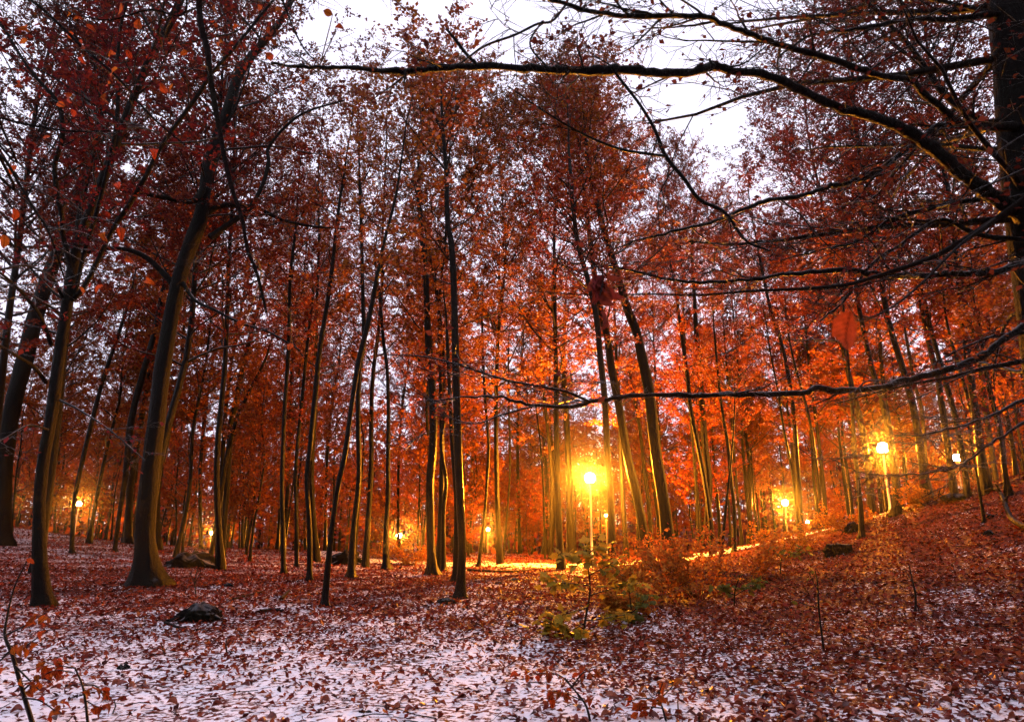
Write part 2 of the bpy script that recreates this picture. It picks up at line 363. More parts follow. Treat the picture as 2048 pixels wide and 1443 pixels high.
def boughs_on(P, Rr, g, n1, L1, t0, low=64, high=26, taper=.65, t1=.985):
    Lc = np.concatenate([[0], np.cumsum(np.linalg.norm(np.diff(P, axis=0), axis=1))]); Lc /= Lc[-1]
    s = t0 + (t1 - t0) * np.sort(g.random(n1)); q = (s - t0) / (1 - t0)
    base = np.stack([np.interp(s, Lc, P[:, i]) for i in range(3)], 1); rad = np.interp(s, Lc, Rr)
    e = .01; T = unit(np.stack([np.interp(np.minimum(s + e, 1), Lc, P[:, i]) - np.interp(s - e, Lc, P[:, i]) for i in range(3)], 1))
    az = np.arange(n1) * 2.4 + g.normal(0, .5, n1)
    ra = np.stack([np.cos(az), np.sin(az), az * 0], 1)
    a = np.radians(low + (high - low) * q + g.normal(0, 9, n1))[:, None]
    D = unit(T * np.cos(a) + ra * np.sin(a)); L = L1 * (.55 + .55 * np.sin(np.pi * (.12 + .8 * q))) * (.6 + .6 * g.random(n1))
    return base, D, L, rad
def grow(P, Rr, g, n1=26, L1=3.2, t0=.4, n2=7, n3=5, nl=8, leaf=.1, up=.05, keep=1.0, low=64, high=26, bb=None, lb=None, thin=1.0, sides=5):
    bb = bb or Buf(); lb = lb or Buf()
    base, D, L, rad = boughs_on(P, Rr, g, n1, L1, t0, low, high)
    P1 = polylines(base, D, L, 8, up, .12, g)
    r0 = np.minimum(rad * .5, (.008 + .010 * L) * thin)
    bb.tubes(P1, r0[:, None] * np.linspace(1, .25, 8)[None], sides)
    c, d, l2 = children(P1, L, n2, g, .18, .42, .8, .35)
    P2 = polylines(c, d, l2, 5, up * .6, .13, g)
    bb.tubes(P2, (.0035 + .0042 * l2 * thin)[:, None] * np.linspace(1, .35, 5)[None], 4)
    c, d, l3 = children(P2, l2, n3, g, .1, .38, .75, .5)
    P3 = polylines(c, d, l3 + .12, 2, .02, .1, g)
    bb.tubes(P3, np.full((len(P3), 2), .0032) * np.linspace(1.1, .5, 2)[None] * thin, 3)
    put_leaves(lb, P3, nl, g, leaf, keep=keep); put_leaves(lb, P2, max(1, nl // 3), g, leaf, .3, keep=keep)
    return bb, lb
def trunk_mesh(b, P, Rr, s=12, flare=.7, lobes=5, ph=0, base_z=None):
    """round trunk with a flared, lobed foot"""
    P = np.asarray(P, float); K = len(P); th = np.arange(s) * 2 * math.pi / s
    T = unit(np.gradient(P, axis=0)); A = unit(np.cross(T, np.tile([0., 1, 0], (K, 1)))); B = np.cross(A, T)
    h = np.maximum(P[:, 2] - (P[0, 2] if base_z is None else base_z), 0); r0 = Rr[0]
    fl = flare * 1.25 * np.exp(-h / (r0 * 1.15))
    rad = Rr[:, None] * (1 + fl[:, None] * (.75 + .45 * np.sin(lobes * th + ph)[None]) + .035 * np.sin(3 * th[None] + h[:, None] * 1.3 + ph) + .025 * np.sin(2 * th[None] - h[:, None] * 2.9 + ph * 2) + .02 * np.sin(5 * th[None] + h[:, None] * 5.1 + ph * 3))
    V = P[:, None] + rad[..., None] * (np.cos(th)[None, :, None] * A[:, None] + np.sin(th)[None, :, None] * B[:, None])
    idx = np.arange(K * s).reshape(K, s)
    b.add(V, np.stack([idx[:-1], np.roll(idx[:-1], -1, 1), np.roll(idx[1:], -1, 1), idx[1:]], -1).reshape(-1, 4))

def px_line(pts, Y0, Y1=None):
    """traced points (x, y, width in photo pixels) set into the place at depth Y0..Y1"""
    Y1 = Y0 if Y1 is None else Y1; n = len(pts); P = []; Rr = []
    for i, q in enumerate(pts):
        Y = Y0 + (Y1 - Y0) * i / max(1, n - 1); p = at(q[0], q[1], Y); P.append(p)
        dist = np.linalg.norm(p - CAM) * math.cos(math.atan(math.hypot(q[0] - W / 2, q[1] - H / 2) / F))
        Rr.append(q[2] / F * dist / 2)
    return np.array(P), np.array(Rr)
def traced_tree(label, pts, ext=4.0, Y=None, t0=.45, n1=20, L1=2.2, n2=6, n3=5, nl=7, leaf=.12, keep=.9, mat=None, lm=None,
                extra=(), name='beech_tree', group='beech trees in the wood', flare=.7, up=.06, dy=0.0, thin=1.0):
    g = np.random.default_rng(abs(hash_(label)) % 2 ** 31)
    x0, y0, w0 = pts[0]
    b0 = ground(x0, y0) if Y is None else at(x0, y0, Y)
    Yd = b0[1]
    if Y is None and Yd > 45: Yd = float(np.interp((x0 - W / 2) / F, _U, _YC)) - .8
    P, Rr = px_line(pts, Yd, Yd + dy); Rr = Rr * .86
    gz = float(terrain(P[0, 0], P[0, 1])); P[0, 2] = gz
    if ext > 0:
        d = unit(P[-1] - P[-2]); d = unit(d + np.array([0, 0, .6])); n = 4
        for k in range(1, n + 1):
            d = unit(d + g.normal(0, .06, 3) + np.array([0, 0, .05])); P = np.vstack([P, P[-1] + d * ext / n]); Rr = np.append(Rr, max(.006, Rr[-1] * (.72 if k < n else .5)))
    n = max(18, len(P) * 4)
    S = spline(np.c_[P, Rr], n); P, Rr = S[:, :3], np.maximum(S[:, 3], .004)
    foot = np.array([P[0] - [0, 0, .35], P[0] + [0, 0, .001]]); P = np.vstack([foot[:1], P]); Rr = np.append(Rr[:1], Rr)
    # refine the foot
    z0 = P[1, 2]
    extra_h = [.06, .14, .26, .45, .8]
    Q = [P[0], P[1]]; q = [Rr[0], Rr[1]]
    for hh in extra_h:
        if z0 + hh < P[2, 2] - .02:
            f = hh / (P[2, 2] - z0); Q.append(P[1] + (P[2] - P[1]) * f); q.append(Rr[1] + (Rr[2] - Rr[1]) * f)
    P = np.vstack([np.array(Q), P[2:]]); Rr = np.concatenate([q, Rr[2:]])
    org = np.array([P[1, 0], P[1, 1], gz])
    t = thing(name, label, 'tree', org, group)
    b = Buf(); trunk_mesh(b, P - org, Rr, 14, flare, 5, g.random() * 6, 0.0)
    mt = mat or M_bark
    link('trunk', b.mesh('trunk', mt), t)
    bb, lb = Buf(), Buf()
    if n1: grow(P[1:], Rr[1:], g, n1, L1, t0, n2, n3, nl, leaf, up, keep, bb=bb, lb=lb, thin=thin)
    for (epts, dY, nsub, lsub, lk) in extra:
        e, er = px_line(epts, Yd, Yd + dY); S = spline(np.c_[e, er], len(e) * 4); e, er = S[:, :3], np.maximum(S[:, 3], .003)
        eb = Buf(); eb.tubes(e - org, er, 8); link('bough', eb.mesh('bough', mt), t)
        if nsub: grow(e, er, g, nsub, lsub, .12, 4, 4, 5, leaf, .03, lk, 60, 40, bb=bb, lb=lb, thin=thin)
    if bb.n:
        for q in bb.V: q -= org
        link('branches', bb.mesh('branches', M_twig), t)['kind'] = 'stuff'
    if lb.n:
        for q in lb.V: q -= org
        o = link('crown', lb.mesh('crown', lm or M_leaf, False), t); o['kind'] = 'stuff'
    return t
def hash_(s):
    h = 7
    for ch in s: h = (h * 131 + ord(ch)) % 1000000007
    return h

SLIM = dict(t0=.5, n1=16, L1=1.7, n2=6, n3=4, nl=6)
THIN = dict(t0=.42, n1=12, L1=1.2, n2=5, n3=4, nl=6, ext=2.5)
BIGT = dict(t0=.42, n1=26, L1=3.6, n2=7, n3=5, nl=8)
TREES = [
 ('thick old beech with flared mossy foot standing at left', [(292,1172,60),(291,1100,46),(291,1060,42),(298,960,40),(314,830,37),(328,719,35),(356,565,32),(385,480,34),(400,440,32),(408,400,28),(415,342,25),(430,290,26),(461,205,24),(476,154,22),(503,113,19),(555,51,14)],
   dict(ext=3, mat='old', flare=.75, **{**BIGT, 'n1': 20, 't0': .5, 'lm': 'dark'}, extra=[
     ([(415,342,14),(392,400,12),(330,395,10),(290,388,8),(240,380,6)], -1.5, 8, 1.2, .6),
     ([(420,475,14),(455,450,11),(496,420,10),(525,370,8),(537,325,8),(540,290,6),(600,230,5),(690,200,3)], 1.0, 8, 1.3, .5),
     ([(400,440,13),(440,412,11),(510,415,9),(560,438,7),(620,452,5),(690,458,3)], 1.5, 6, 1.2, .6),
     ([(352,575,12),(300,520,11),(250,498,9),(190,500,7),(120,520,4)], -1.0, 8, 1.1, .4),
     ([(362,560,9),(390,600,7),(430,620,6),(480,645,5),(540,665,4),(600,700,3)], -1.5, 6, 1.0, .3)])),
 ('dark leaning beech second from the left edge with drooping side limbs', [(85,1212,36),(79,1100,30),(79,1010,25),(86,925,25),(104,822,26),(118,719,24),(133,617,24),(149,514,23),(165,461,20),(212,342,21),(244,256,18),(277,171,17),(307,103,17),(348,34,15)],
   dict(ext=3, mat='old', **{**BIGT, 'n1': 20, 't0': .5, 'L1': 3, 'lm': 'dark'}, extra=[
     ([(145,600,11),(174,565,9),(215,480,8),(232,448,9),(260,407,10),(290,355,9),(328,284,8),(393,195,8),(424,147,7),(472,92,6),(547,0,5)], -1.5, 10, 1.1, .5),
     ([(150,560,10),(128,480,9),(125,440,9),(115,390,9),(110,330,9),(125,270,9),(115,205,8),(60,140,6),(0,45,5)], -2.0, 10, 1.1, .6),
     ([(103,690,8),(79,630,7),(41,582,6),(0,545,5),(-40,520,4)], -2.5, 4, .9, .1),
     ([(128,600,7),(106,558,6),(75,538,5),(41,531,5),(0,540,5)], -2.5, 4, .9, .1),
     ([(92,765,8),(68,733,7),(34,712,6),(0,692,6),(-40,680,5)], -2.5, 4, .9, .1),
     ([(150,590,8),(170,500,8),(200,400,8),(232,256,8),(236,150,7),(240,60,6),(262,-20,5)], -1.0, 8, 1.1, .6),
     ([(120,800,5),(160,820,4),(220,860,3),(290,920,2)], -3, 5, .8, .05),
     ([(100,860,5),(60,850,4),(20,870,3),(-30,900,2)], -3, 5, .8, .05)])),
 ('leftmost broad dark trunk cut by the left edge', [(8,1090,30),(8,1000,30),(12,900,34),(28,800,34),(50,719,35),(75,617,32),(112,514,27),(140,445,20),(166,360,19),(187,300,19),(200,240,14)],
   dict(ext=3, mat='old', **{**BIGT, 'lm': 'dark', 'n1': 22, 't0': .5})),
 ('thin leaning dark trunk beside the small lamp at far left', [(143,1106,10),(149,1004,10),(165,920,10),(185,839,10),(208,753,9),(236,671,8),(256,610,7)], THIN),
 ('slender dark trunk just left of the thick old beech', [(229,1102,9),(239,1028,10),(250,960,12),(254,925,15),(263,839,15),(284,753,14),(308,668,12),(325,582,10),(345,480,8)], SLIM),
 ('dark trunk half hidden behind the thick old beech', [(256,1086,18),(258,1020,16),(262,960,16),(280,850,15),(300,740,14),(322,620,12),(345,500,10)], SLIM),
 ('straight thin trunk standing alone right of the thick old beech', [(402,1097,9),(400,960,8),(407,856,8),(415,788,7),(429,699,5)], {**THIN, 'ext': 1.2, 'n1': 6, 'keep': .2}),
 ('left stem of the twin slim trunks leaning right', [(420,1120,11),(430,1060,10),(441,994,10),(452,920,10),(470,849,9),(500,780,7),(530,720,6)], {**THIN, 'keep': .5}),
 ('right stem of the twin slim trunks leaning right', [(443,1112,14),(449,1040,13),(455,960,13),(461,856,13),(472,805,14),(485,736,12),(502,668,10),(516,617,8),(540,520,6)], SLIM),
 ('thin upright trunk with a lamp lit right edge, first of three', [(567,1147,12),(566,1062,11),(564,960,10),(569,822,9),(576,719,9),(578,651,8),(581,548,8),(590,470,6)], SLIM),
 ('thin trunk lit bright along its edge between two darker ones', [(593,1133,9),(593,1028,9),(591,960,8),(595,890,8),(605,788,8),(615,685,7),(625,600,6)], THIN),
 ('dark slim trunk third of the row left of centre', [(619,1161,13),(619,1062,12),(614,960,12),(619,907,12),(629,805,12),(639,702,11),(653,617,10),(663,548,9),(670,480,8),(680,400,7)], SLIM),
 ('slim trunk bowed to the right with the nearest foot left of centre', [(649,1213,17),(656,1131,14),(665,1045,12),(678,960,12),(690,907,12),(704,805,11),(718,719,12),(735,651,12),(752,565,10),(765,497,8),(790,400,6)], {**SLIM, 'keep': .8}),
 ('forked slim trunk in front of a dark stump left of centre', [(702,1155,18),(707,1062,14),(716,977,12),(718,924,12),(716,822,11),(719,736,10),(728,685,10),(726,600,9),(723,480,8),(720,380,7)], SLIM),
 ('slender trunk with pointed flared foot left of the central pair', [(772,1138,16),(772,1062,12),(776,994,11),(776,925,10),(777,822,9),(774,736,8),(767,685,8),(760,600,7),(750,520,5)], {**SLIM, 'flare': 1.0}),
 ('sturdy dark trunk left of the central trunk with glowing edge', [(865,1148,23),(861,1062,19),(860,960,19),(866,890,19),(866,805,18),(858,702,17),(854,617,14),(851,531,13),(844,480,11),(838,400,9)], dict(ext=5, **{**SLIM, 'L1': 2.2, 'n1': 20})),
 ('thin trunk with bright edge behind the sturdy one at centre', [(887,1141,12),(887,1028,10),(892,960,9),(882,890,9),(890,822,8),(889,750,8),(885,685,7),(877,600,6)], THIN),
 ('tall straight black trunk nearest the centre', [(920,1196,23),(924,1097,19),(920,994,19),(917,924,19),(914,822,18),(911,719,17),(909,617,16),(907,548,15),(902,480,14),(895,444,12),(892,342,10),(886,260,8)], dict(ext=3, **{**SLIM, 'L1': 2.4, 'n1': 22})),
 ('black trunk overlapped by the tall central trunk', [(911,1162,17),(913,1080,14),(913,994,12),(905,900,10),(900,800,9),(895,690,8)], THIN),
 ('thin leaning trunk rim lit right of the central trunk', [(957,1132,9),(969,1028,7),(974,960,7),(977,890,7),(972,822,6),(967,736,6),(964,634,5)], THIN),
 ('very thin bright edged trunk left of the brightest lamp', [(1006,1117,6),(1017,994,5),(1020,907,5),(1017,788,5),(1017,685,4)], THIN),
 ('thin crooked trunk lit yellow just left of the brightest lamp', [(1090,1117,5),(1088,1028,5),(1086,960,5),(1080,880,4),(1070,800,4)], {**THIN, 'n1': 7}),
 ('narrow dark trunk beside the crooked yellow lit one', [(1099,1119,8),(1103,1000,8),(1104,960,8),(1100,907,8),(1090,805,8),(1083,719,7),(1078,617,6)], THIN),
 ('broad trunk lit full yellow behind the brightest lamp', [(1143,1092,22),(1139,1010,16),(1138,950,15),(1134,860,14),(1128,760,12)], dict(Y=43, ext=8, **{**SLIM, 'n1': 22, 'L1': 2.6})),
 ('dark upright trunk directly right of the brightest lamp', [(1225,1155,20),(1223,1062,17),(1220,977,16),(1215,907,15),(1210,805,15),(1201,719,14),(1193,634,13),(1176,560,12),(1158,497,11),(1148,430,10),(1141,342,8)], dict(ext=4, **{**SLIM, 'L1': 3, 'n1': 28, 'nl': 9})),
 ('left of two thick leaning trunks right of the lamp', [(1298,1106,26),(1278,1011,21),(1254,907,20),(1240,822,19),(1223,736,18),(1213,668,16),(1200,617,14),(1185,520,12),(1170,400,9)], dict(ext=4, Y=26.5, **{**BIGT, 'n1': 30, 'L1': 3.6})),
 ('thickest leaning black trunk right of the brightest lamp', [(1341,1126,36),(1331,1028,28),(1312,907,26),(1299,788,25),(1281,702,22),(1271,658,21),(1258,627,19),(1232,540,16),(1205,450,13),(1180,350,10)], dict(ext=4, mat='old', Y=25.5, **{**BIGT, 'n1': 30})),
 ('trunk lit yellow on its left between the leaning pair', [(1304,1080,10),(1297,1010,9),(1291,960,9),(1280,860,8),(1262,760,6)], dict(Y=44, **THIN)),
 ('upright dark trunk right of the leaning pair', [(1413,1103,19),(1416,1028,16),(1418,960,15),(1410,890,15),(1404,805,14),(1396,719,12),(1392,651,11),(1389,600,9),(1384,500,7)], dict(ext=4, **SLIM)),
 ('leaning trunk rising just left of the upright dark one', [(1427,1094,12),(1414,990,11),(1399,907,11),(1382,822,10),(1375,753,10),(1368,702,9),(1355,610,7)], SLIM),
 ('thin dark trunk with forked foot beside the lit path', [(1468,1090,10),(1468,1011,9),(1462,960,9),(1456,890,8),(1447,839,7),(1438,770,6),(1430,680,5)], THIN),
 ('slender dark sapling rising from the orange bushes', [(1437,1153,8),(1445,1080,7),(1454,994,6),(1460,940,5),(1466,873,4),(1470,790,3)], {**THIN, 'n1': 6, 'keep': .1, 'ext': .6}),
 ('dark trunk by the bend of the bright path', [(1603,1078,13),(1599,994,11),(1594,925,11),(1587,822,10),(1577,753,9),(1567,702,8),(1550,644,8),(1539,610,7),(1520,520,6)], SLIM),
 ('thin stem hugging the dark trunk by the path bend', [(1596,1062,7),(1591,1000,6),(1584,942,6),(1567,856,6),(1557,788,5),(1540,700,4)], THIN),
 ('thin trunk standing on the bright path edge right of the bend', [(1640,1062,7),(1639,994,7),(1628,890,6),(1615,822,6),(1601,771,6),(1587,719,5),(1574,651,4)], THIN),
 ('dark trunk beside a low stump on the right slope', [(1724,1075,13),(1721,1011,11),(1716,960,10),(1710,907,9),(1705,822,8),(1697,736,7),(1690,650,6)], SLIM),
 ('dark trunk with spreading foot just right of the second lamp', [(1794,1028,19),(1792,977,15),(1786,925,14),(1769,822,13),(1751,760,12),(1738,712,11),(1715,600,9)], dict(ext=5, **SLIM)),
 ('left of the paired dark trunks hiding the third lamp', [(1910,998,17),(1903,942,15),(1888,839,14),(1875,753,13),(1864,712,12),(1840,600,10)], dict(ext=5, **SLIM)),
 ('right of the paired dark trunks hiding the third lamp', [(1936,993,15),(1930,942,13),(1912,839,12),(1888,753,11),(1860,650,9)], dict(ext=5, **SLIM)),
 ('trunk with flared foot on the skyline at right', [(1970,977,11),(1960,925,10),(1950,856,9),(1929,771,8),(1905,690,7)], dict(ext=4, **SLIM)),
 ('thin near sapling stem below the paired trunks at right', [(1969,1044,8),(1958,977,6),(1945,900,5),(1930,820,4)], {**THIN, 'n1': 8, 'keep': .1, 'ext': 1}),
 ('thin bare stem nearest the right edge', [(2011,1006,8),(2009,960,7),(2000,870,6),(1985,790,5)], {**THIN, 'n1': 8, 'keep': .2}),
 ('dark trunk on the skyline close to the right edge', [(2022,990,10),(2011,942,9),(1998,856,9),(1980,788,8),(1967,719,7)], dict(ext=4, **SLIM)),
 ('trunk lit yellow along its left side right of the second lamp', [(1862,1000,10),(1854,952,9),(1844,822,8),(1830,771,7),(1815,690,6)], dict(Y=33, **SLIM)),
]
for label, pts, kw in TREES:
    kw = dict(kw)
    if kw.get('mat') == 'old': kw['mat'] = M_bark_old
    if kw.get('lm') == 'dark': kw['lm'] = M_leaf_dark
    traced_tree(label, pts, **kw)

# ------------------------------------------------------------------ tall crowns behind the clearing: each its own tree
def proto(seed, hgt, rad, t0, n1, L1, n2=7, n3=5, nl=18, leaf=.116, bend=.25, lm=None, keep=1, up=.05):
    g = np.random.default_rng(seed); n = 7
    P = np.c_[np.cumsum(g.normal(0, bend * .5, n)), np.cumsum(g.normal(0, bend * .5, n)), np.linspace(0, hgt, n)]; P[:, :2] -= P[0, :2]
    P = spline(P, 20); Rr = rad * np.linspace(1, .1, 20) ** .85
    P = np.vstack([[0, 0, -.5], P]); Rr = np.append(Rr[0], Rr)
    b = Buf(); trunk_mesh(b, P, Rr, 9, .5, 4, seed, 0.0)
    bb, lb = grow(P[1:], Rr[1:], g, n1, L1, t0, n2, n3, nl, leaf, up, keep, sides=4)
    return b.mesh('trunk', M_bark), bb.mesh('branches', M_twig), lb.mesh('crown', lm or M_leaf_far, False)
BIG = [proto(500 + i, 22, .13, .3, 58, 4.6, 8, 5, 21, .099, .35, M_leaf) for i in range(3)]
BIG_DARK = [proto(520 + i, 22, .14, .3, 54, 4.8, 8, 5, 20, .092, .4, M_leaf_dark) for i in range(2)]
BIG_AIRY = [proto(540, 22, .12, .35, 46, 4.2, 8, 5, 8, .11, .35, M_leaf)]
tall_n = [0]
def tall_tree(label, px, Y, top_py, kind='red', wide=1.0):
    base = at(px, 1030, Y); base[2] = float(terrain(base[0], base[1])); h = at(px, top_py, Y)[2] - base[2]
    tall_n[0] += 1; k = tall_n[0]; S = {'red': BIG, 'dark': BIG_DARK, 'airy': BIG_AIRY}[kind]; sc = h / 24.5
    t = thing('beech_tree', label, 'tree', base, 'beech trees in the wood', k * 2.1)
    t.scale = (max(sc, .75) * wide, max(sc, .75) * wide, sc)
    for nm, me in zip(('trunk', 'branches', 'crown'), S[k % len(S)]):
        o = link(nm, me, t)
        if nm != 'trunk': o['kind'] = 'stuff'
TALL = [
 ('tall beech whose red crown rises just left of the picture centre', 880, 28, 85, {}),
 ('tallest central beech with rounded red crown under the high bough', 1120, 29, 80, dict(wide=1.15)),
 ('red crowned beech filling the gap between the two tallest crowns', 1000, 33, 170, {}),
 ('golden crowned beech below the sky gap right of centre', 1395, 33, 255, dict(wide=.7)),
 ('golden beech crown sloping down right beneath the sky gap', 1480, 37, 360, dict(wide=.75)),
 ('beech with thin upper twigs against the sky left of centre', 735, 30, 50, dict(kind='airy')),
 ('airy beech left of the pale sky patch', 640, 34, 130, dict(kind='airy')),
 ('red beech crown low behind the pale sky patch', 560, 48, 520, {}),
 ('orange beech crown low right of the pale sky patch', 800, 46, 480, {}),
 ('beech behind the hanging branch at upper left', 452, 27, -40, dict(kind='airy')),
 ('dense russet beech high behind the thick old trunk', 302, 24, -150, dict(kind='dark')),
 ('dense russet beech crown at the upper left corner', 92, 22, -200, dict(kind='dark')),
 ('dense russet beech beyond the left edge', -30, 24, -200, dict(kind='dark')),
 ('dark red beech rising behind the right hand boughs', 1745, 29, 40, dict(kind='dark')),
 ('tall dark beech crown behind the tangle at upper right', 1860, 24, -120, dict(kind='dark')),
 ('dark beech crown at the far upper right', 1980, 21, -200, dict(kind='dark')),
 ('orange beech crown behind the bent bough at right', 1600, 38, 420, {}),
 ('rust beech filling the gap right of the thick old trunk', 445, 41, 210, {}),
 ('rust beech behind the twin slim trunks', 570, 44, 330, {}),
 ('deep red beech behind the leaning trunk with drooping limbs', 80, 43, 150, dict(kind='dark')),
 ('rust beech behind the bowed slim trunk', 655, 56, 470, {}),
 ('rust beech between the thick old trunk and the left lamp', 258, 46, 260, {}),
 ('orange beech behind the upright trunk right of the pair', 1330, 46, 420, {}),
 ('red beech behind the very thin lit trunk', 1040, 50, 420, {}),
 ('red beech behind the sturdy central trunk', 860, 52, 440, {}),
 ('red beech crown directly above the leaning pair', 1250, 35, 240, {}),
]
for label, px, Y, tp, kw in TALL: tall_tree(label, px, Y, tp, **kw)

# ------------------------------------------------------------------ the crowd of trees behind: prototypes and copies
PROTO_TALL = [proto(100 + i, 15 + 1.2 * i, .11 + .02 * (i % 3), .25 + .03 * (i % 4), 30, 3.3 + .3 * (i % 3)) for i in range(5)]
PROTO_MID = [proto(200 + i, 9 + i, .07, .2, 22, 2.4, 6, 5, 10) for i in range(3)]
PROTO_LOW = [proto(300 + i, 3.2 + .7 * i, .025, .12, 12, 1.3, 6, 4, 8, .12) for i in range(3)]
MARKS = [(8, 'the leftmost broad trunk'), (85, 'the leaning beech with drooping limbs'), (158, 'the small left lamp'), (240, 'the trunk beside the thick beech'), (292, 'the thick old beech'), (350, 'the humped stump'), (402, 'the lone thin trunk'),
 (436, 'the twin slim trunks'), (500, 'the twin trunks'), (567, 'the first of three thin trunks'), (619, 'the third of three thin trunks'), (650, 'the bowed slim trunk'), (702, 'the forked slim trunk'), (772, 'the pointed foot trunk'), (820, 'the low distant lamp'), (865, 'the sturdy central trunk'),
 (920, 'the tall central trunk'), (957, 'the thin leaning rim lit trunk'), (1006, 'the very thin lit trunk'), (1050, 'the long fallen branch'), (1095, 'the crooked yellow trunk'), (1143, 'the full yellow trunk'), (1180, 'the brightest lamp'), (1225, 'the trunk beside the brightest lamp'), (1290, 'the left leaning trunk'),
 (1341, 'the thickest leaning trunk'), (1413, 'the upright trunk right of the pair'), (1468, 'the thin forked foot trunk'), (1530, 'the yellow lit leaves'), (1570, 'the lamp in yellow leaves'), (1602, 'the trunk at the path bend'), (1640, 'the thin path edge trunk'), (1681, 'the flat topped stump'), (1722, 'the right slope stump trunk'),
 (1765, 'the second bright lamp'), (1796, 'the spreading foot trunk'), (1862, 'the yellow sided trunk'), (1910, 'the third lamp'), (1931, 'the paired right trunks'), (1970, 'the skyline trunk with flared foot'), (2015, 'the right edge skyline trunk')]
ORD = ['nearest', 'second', 'third', 'fourth', 'fifth', 'sixth', 'seventh', 'eighth', 'ninth', 'tenth', 'eleventh', 'twelfth', 'thirteenth', 'fourteenth', 'fifteenth', 'sixteenth', 'seventeenth', 'eighteenth', 'nineteenth', 'twentieth']
crowd = {}
def crowd_label(t, px, kind):
    if px < -20: m, side = 'the left picture edge', 'beyond'
    elif px > 2068: m, side = 'the right picture edge', 'beyond'
    else:
        x0, m = min(MARKS, key=lambda k: abs(k[0] - px)); side = 'left of' if px < x0 else 'right of'; px = px - x0
    crowd.setdefault((kind, side, m), []).append((abs(px), t))
def name_crowd():
    for (kind, side, m), L in crowd.items():
        for i, (d, t) in enumerate(sorted(L, key=lambda a: a[0])):
            o = ORD[min(i, 19)]; t['label'] = f'{kind}, {o} {side} {m}' if len(L) > 1 else f'{kind} just {side} {m}'
placed = [tuple(t.matrix_basis.translation[:2]) for t in COL.objects if t.parent is None and t.get('category') in ('tree', 'street lamp')]
lamp_xy = [tuple(at(a[0], a[1], a[2])[:2]) for a in LAMPS]
gz = np.random.default_rng(77)
count = 0; tries = 0
def clear_view(x, y, w=26):
    """leave the sight line to the lamps open, as the wood does here"""
    u = x / y * F
    for a in LAMPS:
        la = at(a[0], a[1], a[2])
        if y < la[1] and abs(u - la[0] / la[1] * F) < w: return False
    return True
while count < 228 and tries < 9000:
    tries += 1
    Y = 24 + (80 - 24) * gz.random() ** .8; u = gz.uniform(-.9, .9); x = u * Y; px = 1024 + F * u
    if u > .2 and Y < np.interp(u, _U, _YC) + 2: continue
    if u <= .2 and Y < 30: continue
    if path_dist(x, Y) < 1.9: continue
    if 1085 < px < 1345 and Y < 43: continue
    if not clear_view(x, Y): continue
    if min((x - a) ** 2 + (Y - b) ** 2 for a, b in placed) < (1.5 if Y < 60 else 2.2) ** 2: continue
    placed.append((x, Y)); r = gz.random()
    airy = 470 < px < 860 and Y < 50
    if airy: pr = PROTO_MID[gz.integers(3)] if r > .4 else PROTO_LOW[gz.integers(3)]
    elif r < (.38 if px < 900 else .58): pr = PROTO_TALL[gz.integers(5)]
    elif r < .85: pr = PROTO_MID[gz.integers(3)]
    else: pr = PROTO_LOW[gz.integers(3)]
    kind = ('slim beech' if Y < 50 else 'far thin beech') if pr not in PROTO_LOW else 'low leafy young beech'
    t = thing('beech_tree', kind, 'tree', on_ground(x, Y), 'beech trees in the wood', gz.uniform(0, 6.28), gz.uniform(.85, 1.15)); crowd_label(t, px, kind)
    for nm, me in zip(('trunk', 'branches', 'crown'), pr):
        o = link(nm, me, t)
        if nm != 'trunk': o['kind'] = 'stuff'
    count += 1
name_crowd()

# unseen trees added round the photographer so their crowns shade the right foreground
for i, (x, Y) in enumerate([(6.5, 2.2), (9.5, -1), (5, -4.5), (8, -8), (12, 4), (13, -5), (2, -9)]):
    t = thing('beech_tree', 'unseen shading beech beside or behind the photographer, ' + ['right of the right edge', 'further right of the edge', 'close behind right', 'well behind right', 'far out right', 'far back right', 'straight behind'][i], 'tree', on_ground(x, Y), 'beeches around the photographer', i * 1.3, 1)
    for nm, me in zip(('trunk', 'branches', 'crown'), PROTO_TALL[i % 5]):
        o = link(nm, me, t)
        if nm != 'trunk': o['kind'] = 'stuff'

